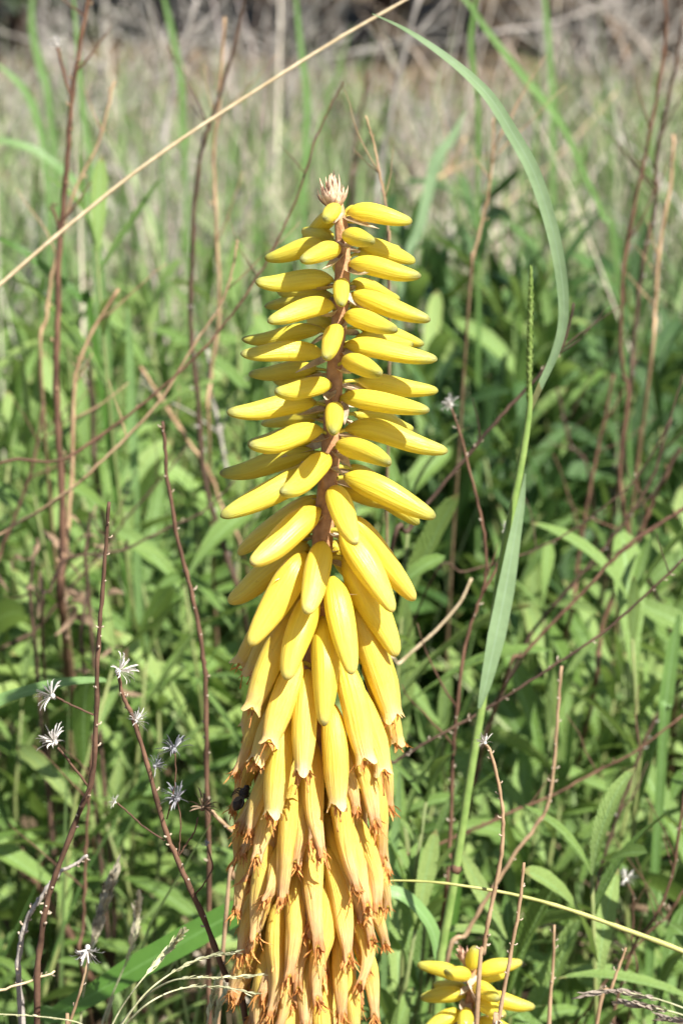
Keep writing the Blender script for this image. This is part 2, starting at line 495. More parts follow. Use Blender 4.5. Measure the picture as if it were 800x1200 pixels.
def leafy_plant(at, height, nstems, nleaf, llen, label, group, leaves, seed, name='leafy_plant', cat='plant', upright=.9, spread=.5, stem_mat=None):
    r = random.Random(seed)
    root = thing(name, at, label, cat, group)
    at = Vector(at)
    for s in range(nstems):
        az = r.uniform(0, 6.283); ln = r.uniform(.05, spread)
        h = height * r.uniform(.62, 1.05)
        d = Vector((math.cos(az) * ln, math.sin(az) * ln, 1)).normalized()
        pts = []
        for i in range(6):
            t = i / 5
            pts.append(at + d * (h * t) + Vector((math.cos(az), math.sin(az), 0)) * (-.12 * h * ln * t * t) + Vector((r.uniform(-1, 1), r.uniform(-1, 1), 0)) * .004)
        pts[0].z -= .02
        mb = MB(); mb.tube(pts, [.0019 * (1 - .6 * i / 5) for i in range(6)], 6)
        put('stem', mb.mesh('stem', at), stem_mat or M['plant_stem'], root, at)
        ph = r.uniform(0, 6.28)
        for k in range(nleaf + 3):
            t = .26 + .74 * ((k + r.random() * .6) / nleaf) ** .8
            t = min(t, 1.0)
            q = t * 5; i = min(int(q), 4)
            p = pts[i].lerp(pts[i + 1], q - i)
            ph += 2.4 + r.uniform(-.35, .35)
            el = math.radians(r.gauss(18 + 52 * t * upright, 16))
            L = llen * (1.05 - .35 * t) * r.uniform(.65, 1.2)
            if t > .93: L *= .75
            o = bpy.data.objects.new('leaf', r.choice(leaves))
            col.objects.link(o)
            o.parent = root
            o.location = p - at
            o.rotation_euler = (r.gauss(0, .35), -el, ph)
            o.scale = (L, L * r.uniform(.8, 1.2), L)
    return root

def in_aloe(x, Y):
    return abs(Y - .87) < .2 and abs(x) < .1
pl_label = ['leafy green plant with long narrow toothed leaves', 'tall leafy green plant with upright strap leaves', 'low bushy green plant with short leaves']
pl_group = ['long narrow leaved plants', 'tall strap leaved plants', 'low bushy plants']
LANDMARKS = [('the tan stem of white daisies', 90, 850), ('the curved stem of grey daisies', 190, 950), ('the slender knotted stem', 225, 680), ('the thick red brown stem', 70, 540),
             ('the brown withered clumps', 60, 700), ('the upper yellow buds', 390, 480), ('the wilted yellow flowers', 365, 900), ('the tall green grass stem', 590, 680),
             ('the long knotted branch', 700, 745), ('the small yellow spike', 550, 1140), ('the bent daisy stalk', 585, 930), ('the sweeping green grass stem', 690, 1075),
             ('the tall dark stem', 735, 480), ('the flat white seed head', 735, 1000), ('the deep green blade', 160, 1130), ('the grey forked twig', 60, 1040)]
def nearest_landmark(x, Y, z):
    v = Vector((x, Y, z - CAM_H))
    d = v.dot(FWD)
    px, py = 400 + v.x / d / K, 600 - v.dot(UP) / d / K
    return min(LANDMARKS, key=lambda q: (q[1] - px) ** 2 + (q[2] - py) ** 2)[0]
spots = []
prand = random.Random(5)
Y = 1.06
while Y < 2.75:
    half = .118 * Y + .13
    step = .068
    x = -half + prand.uniform(0, step)
    while x < half:
        spots.append((x + prand.uniform(-.025, .025), Y + prand.uniform(-.045, .045)))
        x += step
    Y += .105
for i, (x, Y) in enumerate(spots):
    k = prand.choice([0, 0, 1, 2])
    base = float(np.interp(Y, [1.05, 1.2, 1.45, 1.8, 2.2, 2.7], [.26, .315, .36, .345, .265, .17]))
    hgt = base * [1.0, 1.12, .84][k] * prand.uniform(.8, 1.12)
    if x > .035 * Y and Y > 1.5: hgt *= .60
    leafy_plant((x, Y, 0), hgt, [3, 3, 3][k], [11, 10, 11][k], [.092, .108, .080][k] * prand.uniform(.8, 1.1) * float(np.interp(Y, [1.05, 1.5], [.72, 1])), pl_label[k] + ' behind ' + nearest_landmark(x, Y, hgt * .85), pl_group[k], LEAVES, 100 + i,
                upright=[.85, 1.05, .6][k], spread=[.45, .3, .7][k])
# darker, glossier shrubby plants beyond, right of the spike
for i, (px, py, Y, h) in enumerate([(588, 300, 2.05, .38), (668, 350, 2.2, .32), (540, 380, 2.0, .30), (745, 330, 2.2, .34), (625, 400, 1.95, .30), (560, 470, 1.85, .29), (800, 400, 2.1, .32), (700, 400, 2.0, .29), (575, 380, 2.1, .33), (600, 440, 1.8, .28), (520, 330, 2.15, .30), (625, 330, 2.1, .36), (690, 330, 2.05, .33), (545, 440, 1.9, .30), (640, 450, 1.85, .27), (770, 400, 1.9, .30)]):
    g = P(px, py, Y)
    leafy_plant((g.x, Y, 0), h, 5, 17, .10, 'dark green upright shrubby plant with smooth pointed leaves ' + ('beside the tall dark stem' if px > 660 else 'behind the grass seed spike' if px > 580 else 'between the yellow buds and grass spike'), 'dark shrubby plants',
                DLEAVES, 900 + i, upright=.85, spread=.32)
for i, (px, Y, h) in enumerate([(586, 1.9, .37), (540, 2.0, .33), (690, 1.95, .33)]):
    g = P(px, 300, Y)
    leafy_plant((g.x, Y, 0), h, 3, 15, .10, 'pale green upright plant rising out of the dark shrubby plants', 'pale plants among the dark shrubby plants', LEAVES, 980 + i, upright=1.0, spread=.2)
# withered leaf clumps
for i, (px, py, Y, n, lab) in enumerate([(35, 690, 1.32, 9, 'brown withered leaf clump left of the thick dark stem'),
                                 (95, 745, 1.30, 11, 'pale brown curled leaf clump at the foot of the thick dark stem'),
                                 (100, 650, 1.32, 6, 'small brown shrivelled leaf clump hanging on the thick dark stem'),
                                 (705, 1052, 1.35, 9, 'brown shrivelled leaf clump below the white seed head')]):
    c = P(px, py, Y)
    r = random.Random(40 + i)
    root = thing('withered_clump', (c.x, Y, 0), lab, 'dead leaves')
    mb = MB(); mb.tube([Vector((c.x, Y, -.02)), Vector((c.x + .01, Y, c.z * .5)), c, c + Vector((.003, 0, .02))], [.0014, .0012, .001, .0006], 6)
    put('stem', mb.mesh('stem', WORLD_AT[root.name]), M['brown_twig'], root, WORLD_AT[root.name])
    for k in range(n):
        o = bpy.data.objects.new('leaf', r.choice(DEAD)); col.objects.link(o); o.parent = root
        o.location = Vector((r.gauss(0, .008), r.gauss(0, .012), c.z + r.gauss(0, .012)))
        o.rotation_euler = (r.uniform(0, 6), r.uniform(-1.2, 1.2), r.uniform(0, 6)); s = r.uniform(.012, .028); o.scale = (s, s * 1.3, s)

# ------------------------------------------------------------------ bare grey bushes and the back shrubs, their leaves coloured dark as shade
def twiggy_bush(at, h, n, label, seed):
    r = random.Random(seed)
    at = Vector(at)
    h *= .72
    root = thing('twiggy_bush', at, label, 'bush')
    def grow(mb, p, d, L, w, depth):
        pts = [p]
        for i in range(4):
            d = (d + Vector((r.gauss(0, .12), r.gauss(0, .12), r.gauss(0, .08)))).normalized()
            pts.append(pts[-1] + d * (L / 4))
        mb.tube(pts, [w * (1 - .13 * i) for i in range(5)], 4, cap=False)
        if depth > 0:
            for k in range(r.choice([2, 3, 3])):
                i = r.choice([1, 2, 3, 4])
                nd = (d + Vector((r.gauss(0, .55), r.gauss(0, .55), r.gauss(.1, .3)))).normalized()
                grow(mb, pts[i], nd, L * r.uniform(.55, .8), w * .65, depth - 1)
    for k in range(n):
        mb = MB()
        a = r.uniform(0, 6.28)
        grow(mb, at - Vector((0, 0, .02)), Vector((math.cos(a) * r.uniform(.1, .8), math.sin(a) * r.uniform(.1, .8), 1)).normalized(), h * r.uniform(.4, .6), .0042, 3)
        put('branch', mb.mesh('branch', at), M['bush_grey'], root, at)
for i, (x, Y, h, lab) in enumerate([(-.10, 4.7, .50, 'bare grey twiggy bush in the dry grass above the yellow spike'),
                             (-.34, 4.6, .5, 'bare grey twiggy bush in the dry grass beside the straw'),
                             (.16, 4.0, .36, 'low bare grey bush behind the arching grass blade'),
                             (.45, 5.0, .5, 'bare grey bush in the dry grass beyond the dark shrubby plants'),
                             (-.5, 4.2, .42, 'bare grey bush beyond the red brown stem'),
                             (-.22, 3.5, .36, 'bare grey bush between the straight tan stem and the top bud'),
                             (.36, 3.4, .26, 'low bare grey bush just beyond the dark shrubby plants'),
                             (.6, 4.1, .34, 'low bare grey bush beyond the tall dark stem'),
                             (-.36, 3.0, .30, 'low bare grey bush behind the crossing of straw and tan stem')]):
    twiggy_bush((x, Y, 0), h, 9, lab, 300 + i)

def back_shrub(at, w, h, label, seed, n=2600):
    r = random.Random(seed)
    at = Vector(at)
    root = thing('back_shrub', at, label, 'shrub', 'shrubs coloured as shade along the back')
    for k in range(5):
        mb = MB(); a = r.uniform(0, 6.28)
        pts = [at + Vector((math.cos(a) * .05, math.sin(a) * .05, -.03))]
        for i in range(5): pts.append(pts[-1] + Vector((math.cos(a) * .09 + r.gauss(0, .03), math.sin(a) * .09 + r.gauss(0, .03), h * .17)))
        mb.tube(pts, [.022 - .003 * i for i in range(6)], 7)
        put('trunk', mb.mesh('trunk', at), M['brown_twig'], root, at)
    mb = MB()
    cl = [(Vector((r.gauss(0, w * .38), r.gauss(0, w * .3), h * r.uniform(.10, .95))), r.uniform(.14, .30)) for _ in range(26)]
    for k in range(n):
        c, s = r.choice(cl)
        p = at + c + Vector((r.gauss(0, s * .5), r.gauss(0, s * .5), r.gauss(0, s * .4)))
        if p.z < .05: continue
        d = Vector((r.gauss(0, 1), r.gauss(0, 1), r.gauss(0, .7))).normalized()
        L = r.uniform(.05, .10)
        mb.ribbon([p, p + d * L * .5, p + d * L + Vector((0, 0, -.012))], [.006, L * .42, .003], Vector((r.gauss(0, .5), r.gauss(0, .5), 1)).normalized(), .2)
    put('crown', mb.mesh('crown', at), M['painted_shade_leaf'], root, at)
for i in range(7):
    back_shrub((-1.9 + .64 * i + prand.uniform(-.1, .1), 6.15 + prand.uniform(-.15, .3), 0), .8, 1.9 + prand.uniform(-.2, .5), 'dense shrub with shade painted into its leaves, in a row at the back of the field', 500 + i)

# ------------------------------------------------------------------ the aloe flower spikes
def flower_parts(root, b3, t3, w, kind, seed, sag, stalk_pt, pm, bract=True):
    """one flower: perianth tube (the part) with pedicel, bract and withered tips as its pieces"""
    r = random.Random(seed)
    d = t3 - b3
    L = d.length
    mid = (b3 + t3) * .5 + sag
    N = 26
    prof_t = {'bud': [(0, .20), (.03, .36), (.08, .60), (.15, .82), (.25, .96), (.36, 1.0), (.5, .97), (.65, .87), (.78, .73), (.88, .58), (.95, .42), (.985, .25), (1, .05)],
              'flower': [(0, .28), (.04, .52), (.12, .80), (.28, .97), (.45, 1.0), (.65, .96), (.82, .80), (.92, .67), (.965, .62), (1, .66)],
              'wilted': [(0, .30), (.05, .55), (.15, .84), (.30, 1.0), (.5, .96), (.68, .82), (.82, .66), (.92, .52), (1, .46)]}[kind]
    ph = r.uniform(0, 6.28)
    ph2 = r.uniform(0, 6.28)
    wob = .07 if kind == 'wilted' else .025
    def prof(th, v):
        g = 1 + .045 * math.cos(3 * th + ph)
        g -= .035 * max(0, math.cos(6 * th + ph)) ** 6 * min(1, v * 4)
        g += wob * math.sin(2 * th + ph2 + 5 * v) * v
        if kind == 'wilted':
            g += .09 * math.sin(9 * v + ph2) * math.cos(3 * th + ph2) * v
            g -= .30 * max(0, math.cos(1.5 * th + ph2)) ** 14 * max(0, v - .25)
            g -= .16 * max(0, math.cos(2.5 * th + ph)) ** 10 * max(0, v - .15)
        if kind != 'bud' and v > .93: g += .16 * (v - .93) / .07 * (1 + math.cos(3 * th + ph))
        return g
    pts, radii = [], []
    bend = Vector((r.gauss(0, 1), r.gauss(0, 1), r.gauss(0, 1))) * (L * (.035 if kind == 'wilted' else .012))
    scurve = Vector((0, 0, L * r.uniform(.0, .03))) if kind == 'bud' and abs(d.z) < .6 * L else Vector((0, 0, 0))
    for i in range(N + 1):
        t = i / N
        if kind == 'bud': t = 1 - (1 - t) ** 1.35 if t > .5 else t * (1 - .5 ** 1.35) / .5
        p = b3 * (1 - t) ** 2 + mid * 2 * t * (1 - t) + t3 * t * t + bend * math.sin(t * 5 + ph) * t + scurve * math.sin(2 * math.pi * t)
        pts.append(p)
        radii.append(w * .5 * lerp_tab(prof_t, t))
    mb = MB()
    ns = 24
    mb.tube(pts, radii, ns, prof, cap=(kind == 'bud'))
    if kind != 'bud':
        # pull the rim out into lobes
        base = len(mb.v) - ns
        ax = (pts[-1] - pts[-3]).normalized()
        for k in range(ns):
            th = 2 * math.pi * k / ns
            mb.v[base + k] += ax * (w * (.15 if kind == 'flower' else .24) * (math.cos(3 * th + ph)) + r.uniform(-.06, .06) * w)
            mb.v[base - ns + k] += ax * (w * .06 * math.cos(3 * th + ph))
        # inner wall, so that the mouth has thickness and depth
        ip = [pts[-1] - ax * (w * .04), pts[-2], pts[-4]]
        mb.tube(ip, [radii[-1] * .82, radii[-2] * .80, radii[-4] * .5], 12)
    mat = {'bud': pm, 'flower': M['flower'], 'wilted': M['wilted']}[kind]
    o = put('flower_bud' if kind == 'bud' else 'flower', mb.mesh('flower', b3), mat, root, b3)
    # pedicel
    if stalk_pt is not None:
        q = stalk_pt
        a0 = (b3 - q)
        m1 = q + a0 * .5 + Vector((0, 0, .12 * a0.length))
        e = pts[2]
        pp = [q * (1 - t) ** 2 + m1 * 2 * t * (1 - t) + e * t * t for t in [i / 7 for i in range(8)]]
        mb = MB(); mb.tube(pp, [w * .085] * 5 + [w * .10, w * .14, w * .2], 9)
        put('pedicel', mb.mesh('pedicel', q), M['pedicel'], o, q)
        if bract:
            mb = MB()
            out = Vector((a0.x, a0.y, 0)).normalized() if Vector((a0.x, a0.y, 0)).length > 1e-5 else Vector((0, -1, 0))
            Lb = r.uniform(.0065, .0105)
            st = q + Vector((0, 0, -.0012))
            c = r.uniform(-.2, .9)
            tw = Vector((r.gauss(0, .3), r.gauss(0, .3), 0))
            bp = [st + (out + tw * t) * (Lb * t) + Vector((0, 0, Lb * (-.35 * t + c * .6 * t * t))) for t in [i / 6 for i in range(7)]]
            mb.ribbon(bp, [.0030, .0040, .0040, .0034, .0025, .0013, .0001], Vector((tw.x, tw.y, 1)).normalized(), .6)
            put('bract', mb.mesh('bract', st), M['bract'], o, st)
    if kind != 'bud':
        mb = MB()
        ax = (pts[-1] - pts[-4]).normalized()
        e = pts[-1] - ax * (w * .15)
        sd = ax.orthogonal().normalized(); sd2 = ax.cross(sd)
        nst = r.choice([3, 4, 6, 9]) if kind == 'flower' else r.choice([12, 14, 16])
        for k in range(nst):
            a = r.uniform(0, 6.28)
            off = (sd * math.cos(a) + sd2 * math.sin(a))
            ln = w * (r.uniform(.3, .75) if kind == 'flower' else r.uniform(.35, 1.15))
            p = e + off * (radii[-1] * r.uniform(.2, .85))
            dd = (ax + off * r.uniform(-.2, .75) + Vector((0, 0, -.3))).normalized()
            sp = [p]
            for i in range(4):
                dd = (dd + Vector((r.gauss(0, .25), r.gauss(0, .25), r.gauss(-.05, .2)))).normalized()
                sp.append(sp[-1] + dd * (ln / 4))
            ww = w * r.uniform(.06, .19)
            mb.ribbon(sp, [ww * .8, ww, ww * .9, ww * .7, ww * .2], (off + Vector((r.gauss(0, .5), r.gauss(0, .5), 0))).normalized(), .5)
        for k in range(r.choice([0, 1, 1, 2])):
            ln = w * r.uniform(.6, 1.3)
            dd = (ax + Vector((r.gauss(0, .15), r.gauss(0, .15), -.3))).normalized()
            sp = [e + sd * r.uniform(-.2, .2) * w]
            for i in range(5):
                dd = (dd + Vector((r.gauss(0, .08), r.gauss(0, .08), -.05))).normalized(); sp.append(sp[-1] + dd * ln / 5)
            mb.tube(sp, [w * .022] * 5 + [w * .035], 5)
        put('withered_tips', mb.mesh('withered_tips', e), M['strand'], o, e)
    return o

AX = [(225, 391), (255, 399), (300, 401), (340, 400), (380, 397), (420, 393), (500, 389), (560, 385), (620, 379), (700, 373), (800, 368), (1000, 361), (1200, 354), (1320, 350)]
REN = [(250, 84), (300, 93), (350, 104), (400, 116), (450, 124), (530, 136), (610, 132), (700, 110), (770, 97), (840, 94), (900, 95), (1000, 95), (1100, 94), (1200, 92), (1330, 86)]
Y_A = .87
SP, CP = math.sin(PITCH), math.cos(PITCH)
def axis_x(py): return lerp_tab(AX, py)
# base x, base y, tip x, tip y, width, front(+1) or back(-1)
UPPER = [
 (407, 249, 483, 259, 25, 1), (397, 247, 355, 279, 23, -1), (394, 243, 381, 256, 21, 1), (382, 287, 311, 302, 25, -1), (397, 293, 355, 302, 25, 1),
 (404, 276, 436, 283, 24, 1), (421, 286, 485, 307, 24, -1), (409, 309, 494, 324, 26, 1), (390, 328, 299, 329, 27, 1), (390, 347, 310, 359, 21, -1),
 (413, 332, 467, 351, 23, -1), (400, 331, 400, 357, 21, 1), (391, 359, 313, 376, 27, 1), (411, 345, 503, 377, 27, 1), (404, 370, 466, 387, 26, 1),
 (422, 384, 497, 403, 22, -1), (378, 386, 283, 397, 22, -1), (395, 386, 382, 419, 25, 1), (378, 414, 282, 411, 27, 1), (404, 404, 512, 421, 27, 1),
 (403, 424, 446, 437, 26, 1), (372, 433, 291, 439, 23, -1), (419, 446, 512, 461, 26, -1), (387, 450, 322, 458, 26, 1), (399, 466, 503, 481, 27, 1),
 (370, 472, 265, 484, 28, 1), (374, 487, 304, 496, 22, -1), (392, 477, 391, 508, 24, 1), (416, 486, 485, 501, 25, -1), (405, 503, 523, 528, 30, 1),
 (377, 504, 292, 521, 29, 1), (395, 521, 457, 541, 28, 1), (368, 529, 257, 553, 30, -1), (386, 536, 330, 576, 31, 1), (403, 558, 510, 606, 34, 1),
 (412, 546, 489, 615, 30, -1), (372, 552, 258, 606, 33, 1), (372, 582, 280, 650, 31, -1), (374, 597, 294, 661, 37, 1), (389, 573, 417, 637, 32, 1),
 (408, 604, 483, 704, 36, -1), (400, 618, 460, 716, 38, 1), (362, 640, 265, 704, 36, -1), (379, 636, 359, 719, 34, 1), (358, 648, 295, 758, 39, 1),
 (389, 676, 411, 792, 36, 1), (404, 648, 463, 770, 40, 1), (368, 692, 335, 797, 36, 1), (378, 723, 382, 850, 35, 1)]
MIDDLE = [  # just opening
 (340, 690, 283, 778, 32, -1), (345, 720, 292, 832, 33, 1), (415, 715, 458, 842, 36, 1), (350, 772, 316, 872, 34, 1), (400, 772, 430, 892, 36, 1),
 (360, 785, 354, 908, 32, 1), (388, 825, 397, 948, 34, 1), (425, 730, 463, 838, 30, -1), (428, 770, 465, 870, 30, -1), (330, 765, 290, 855, 32, -1), (335, 840, 320, 957, 34, 1),
 (345, 800, 300, 895, 32, 1), (338, 750, 300, 850, 30, -1), (412, 800, 448, 905, 32, 1)]
LOWER = [
 (318, 820, 278, 905, 29, 1), (312, 860, 276, 948, 28, -1), (366, 875, 372, 1006, 31, 1), (410, 868, 443, 965, 31, 1), (424, 850, 460, 945, 28, -1), (422, 885, 452, 1010, 30, 1),
 (330, 890, 290, 975, 30, 1), (345, 928, 331, 1053, 33, 1), (392, 918, 415, 1042, 33, 1), (366, 968, 371, 1102, 33, 1), (325, 930, 301, 1006, 30, 1), (305, 935, 274, 1010, 27, -1),
 (408, 955, 446, 1062, 31, 1), (428, 930, 454, 1022, 27, -1), (320, 975, 298, 1098, 32, 1), (306, 980, 276, 1062, 27, 1), (352, 1020, 339, 1145, 33, 1), (385, 1000, 409, 1126, 33, 1),
 (330, 1058, 316, 1186, 31, 1), (362, 1085, 357, 1205, 33, 1), (382, 1040, 374, 1176, 32, 1), (410, 1010, 436, 1104, 28, 1), (400, 1075, 398, 1194, 30, 1), (310, 1040, 281, 1120, 27, 1),
 (305, 1075, 276, 1170, 27, 1), (414, 1055, 428, 1152, 28, 1), (412, 1090, 443, 1188, 28, 1), (325, 1100, 298, 1205, 30, 1), (345, 1130, 338, 1250, 32, 1), (375, 1140, 378, 1262, 32, 1),
 (395, 1120, 420, 1235, 30, 1), (315, 1020, 285, 1085, 27, -1), (425, 985, 452, 1065, 25, -1), (420, 1030, 448, 1100, 25, -1), (340, 985, 312, 1050, 28, 1), (400, 960, 428, 1060, 30, 1)]

def build_spike():
    base_px = P(axis_x(1320), 1320, Y_A)
    foot = Vector((base_px.x + .004, Y_A, 0))
    root = thing('aloe_spike', foot, 'tall flower spike of yellow tubular blooms, buds above and wilted flowers below', 'flower spike')
    # stalk
    ys = [240, 262, 300, 340, 380, 420, 460, 500, 540, 580, 620, 660, 700, 760, 850, 950, 1050, 1150, 1250, 1320]
    pts = [P(axis_x(y), y, Y_A) for y in ys] + [base_px.lerp(foot, t) for t in (.25, .5, .75, 1.03)]
    wid = [np.interp(y, [240, 300, 450, 600, 1320], [13, 17, 19, 24, 34]) for y in ys] + [36, 38, 40, 44]
    sp = smooth_path(pts, 5)
    rr = np.interp(np.linspace(0, 1, len(sp)), np.linspace(0, 1, len(wid)), wid) * px_m(Y_A) * .5
    mb = MB(); mb.tube(sp, list(rr), 18, lambda th, v: 1 + .05 * math.cos(5 * th + v * 9) + .03 * math.sin(3 * th - 14 * v))
    put('stalk', mb.mesh('stalk', foot), M['stalk'], root, foot)
    seed = 1000
    def one(bx, by, tx, ty, w, fr, kind, pm, Rs=1.0):
        nonlocal seed
        seed += 1
        r = random.Random(seed)
        ax_t = axis_x(min(ty, by + 70))
        R = lerp_tab(REN, ty) * Rs
        sx = max(-.985, min(.985, (tx - axis_x(ty)) / R))
        cz = fr * math.sqrt(1 - sx * sx)
        m = px_m(Y_A, ty)
        t3 = P(tx, ty, Y_A - cz * R * m)
        hang = min(1, max(0, (by - 560) / 160))
        Rb = max(15 + 9 * hang, min(40, abs(bx - axis_x(by)) / max(.25, abs(sx))))
        b3 = P(bx, by, Y_A - cz * Rb * m)
        sy = by + (3 if hang < .5 else 6)
        ax3 = P(axis_x(sy), sy, Y_A)
        sr = np.interp(sy, [240, 450, 600, 1320], [6.5, 9.5, 12, 17]) * m * .8
        q = ax3 + Vector((sx, -cz, 0)).normalized() * sr
        L = (t3 - b3).length
        # buds bow a little: convex upwards when they stand out, outwards when they hang
        sag = Vector((0, 0, L * r.uniform(.00, .07) * (1 - hang) * (-1 if (tx < axis_x(ty) and r.random() < .65) else 1))) + Vector((sx, -cz, 0)) * (L * .06 * hang)
        return flower_parts(root, b3, t3, w * m, kind, seed, sag, q, pm, bract=(by < 700))
    for (bx, by, tx, ty, w, fr) in UPPER:
        one(bx, by, tx, ty, w * .92, fr, 'bud', M['bud_top'] if by < 560 else M['bud'])
    for (bx, by, tx, ty, w, fr) in MIDDLE:
        one(bx, by, tx, ty, w * .90, fr, 'flower', None)
    for i, (bx, by, tx, ty, w, fr) in enumerate(LOWER):
        one(bx, by - 8, tx, ty, w * .77, fr, 'wilted', None)
    # the flowers round the back and the inner ones that fill the spike
    r = random.Random(77)
    y = 262.0; k = 0
    while y < 1290:
        k += 1
        a = k * 2.39996 + .4
        s, c = math.sin(a), math.cos(a)
        hang = min(1, max(0, (y - 540) / 170))
        Lp = np.interp(y, [250, 400, 560, 700, 1300], [30, 52, 74, 112, 106])
        if c < -.35 or y > 900:
            R1 = np.interp(y, [250, 450, 560, 700, 1300], [78, 108, 112, 78, 72])
            if c > -.35: R1 = 56
            by = y
            drop = Lp * hang + np.interp(y, [250, 540], [2, 22]) * (1 - hang)
            R0 = 22
            tx = axis_x(y + drop) + s * R1
            ty = y + drop + c * R1 * SP
            fr = 1 if c > 0 else -1
            kind = 'bud' if y < 690 else ('flower' if y < 780 else 'wilted')
            m = px_m(Y_A, y)
            b3 = P(axis_x(y) + s * R0, y + c * R0 * SP, Y_A - c * R0 * m)
            t3 = P(tx, ty, Y_A - c * R1 * m)
            ax3 = P(axis_x(y + 4), y + 4, Y_A)
            q = ax3 + Vector((s, -c, 0)) * (8 * m)
            seed += 1
            flower_parts(root, b3, t3, np.interp(y, [250, 600, 800], [22, 32, 30]) * m, kind, seed, Vector((s, -c, 0)) * (.001 * hang), q, M['bud_top'] if y < 560 else M['bud'], bract=(y < 700))
        y += np.interp(y, [250, 600, 900, 1300], [7.5, 8.5, 9.5, 11])
    # more slim wilted flowers between the others, round the front
    y = 835.0
    while y < 1215:
        a = r.uniform(-1.25, 1.25)
        s, c = math.sin(a), math.cos(a)
        R1 = r.uniform(66, 88)
        Lp = r.uniform(92, 122)
        m = px_m(Y_A, y)
        b3 = P(axis_x(y) + s * 24, y + c * 24 * SP, Y_A - c * 24 * m)
        t3 = P(axis_x(y + Lp) + s * R1, y + Lp + c * R1 * SP, Y_A - c * R1 * m)
        q = P(axis_x(y + 5), y + 5, Y_A) + Vector((s, -c, 0)) * (10 * m)
        seed += 1
        flower_parts(root, b3, t3, r.uniform(20, 25) * m, 'wilted', seed, Vector((s, -c, 0)) * .002, q, None, bract=False)
        y += 9.5
    # dry bracts closed over the tip
    tip = P(392, 246, Y_A)
    r = random.Random(3)
    m = px_m(Y_A, 230)
    for i in range(46):
        a = i * 2.39996
        lay = i / 46
        el = 1.5 - .72 * lay * r.uniform(.4, 1)
        d = Vector((math.cos(a) * math.cos(el) - .10, math.sin(a) * math.cos(el), math.sin(el))).normalized()
        ln = m * r.uniform(28, 44) * (1 - .25 * lay)
        st = tip + Vector((math.cos(a), math.sin(a), 0)) * (m * 6 * lay) + Vector((0, 0, m * 4 * (1 - lay)))
        pts = [st + d * (ln * t) + Vector((math.cos(a), math.sin(a), -.1)) * (m * 4.0 * math.sin(3.1 * t)) for t in [j / 6 for j in range(7)]]
        mb = MB(); ww = m * r.uniform(9, 14)
        mb.ribbon(pts, [ww * .6, ww * .95, ww, ww * .85, ww * .6, ww * .3, ww * .03], Vector((math.cos(a), math.sin(a), .3)).normalized(), -.55)
        put('tip_bract', mb.mesh('tip_bract', st), M['tuft'], root, st)
    return root
build_spike()

def build_small_spike():
    Ys = .94
    m = px_m(Ys, 1150)
    foot = Vector((P(548, 1290, Ys).x, Ys, 0))
    root = thing('aloe_spike', foot, 'small young flower spike of short yellow buds with pink tip bracts', 'flower spike')
    pts = [P(x, y, Ys) for x, y in ((553, 1122), (552, 1150), (550, 1180), (549, 1220), (548, 1290))] + [P(548, 1290, Ys).lerp(foot, t) for t in (.4, .7, 1.03)]
    sp = smooth_path(pts, 5)
    mb = MB(); mb.tube(sp, list(np.interp(np.linspace(0, 1, len(sp)), [0, .3, 1], [4.5, 7, 12]) * m), 14, lambda th, v: 1 + .05 * math.cos(5 * th + v * 9))
    put('stalk', mb.mesh('stalk', foot), M['stalk'], root, foot)
    data = [(545, 1146, 490, 1129, 19, -.2), (549, 1146, 521, 1138, 18, .9), (552, 1136, 557, 1109, 18, .25), (558, 1141, 612, 1126, 19, .1), (558, 1147, 597, 1141, 17, -.6),
            (556, 1156, 584, 1171, 20, .9), (560, 1168, 627, 1181, 20, .15), (557, 1176, 592, 1190, 19, .75), (545, 1166, 492, 1168, 20, .2), (546, 1162, 508, 1154, 18, -.7), (540, 1188, 497, 1206, 20, .4),
            (547, 1186, 542, 1210, 19, .95), (558, 1196, 610, 1215, 20, .3), (545, 1205, 500, 1228, 20, .2), (556, 1212, 580, 1246, 20, .8), (550, 1218, 530, 1256, 20, .9)]
    for i, (bx, by, tx, ty, w, c) in enumerate(data):
        t3 = P(tx, ty, Ys - c * 62 * m); b3 = P(bx, by, Ys - c * 14 * m)
        q = P(551, by + 4, Ys) + Vector(((tx - 551) * .1 * m, -c * 5 * m, 0))
        flower_parts(root, b3, t3, w * m, 'bud', 4000 + i, Vector((0, 0, .0008)), q, M['bud_top'])
    st = P(550, 1136, Ys)
    r = random.Random(9)
    for i in range(20):
        a = i * 2.39996; lay = i / 20
        d = Vector((math.cos(a) * .35 * lay - .42, math.sin(a) * .35 * lay, 1)).normalized()
        ln = m * r.uniform(22, 36)
        s0 = st + Vector((math.cos(a), math.sin(a), 0)) * (m * 4 * lay)
        pp = [s0 + d * (ln * t) for t in [j / 5 for j in range(6)]]
        ww = m * r.uniform(6, 9)
        mb = MB(); mb.ribbon(pp, [ww * .6, ww, ww, ww * .8, ww * .5, ww * .05], Vector((math.cos(a), math.sin(a), .3)).normalized(), -.5)
        put('tip_bract', mb.mesh('tip_bract', s0), M['pinkbract'], root, s0)
build_small_spike()

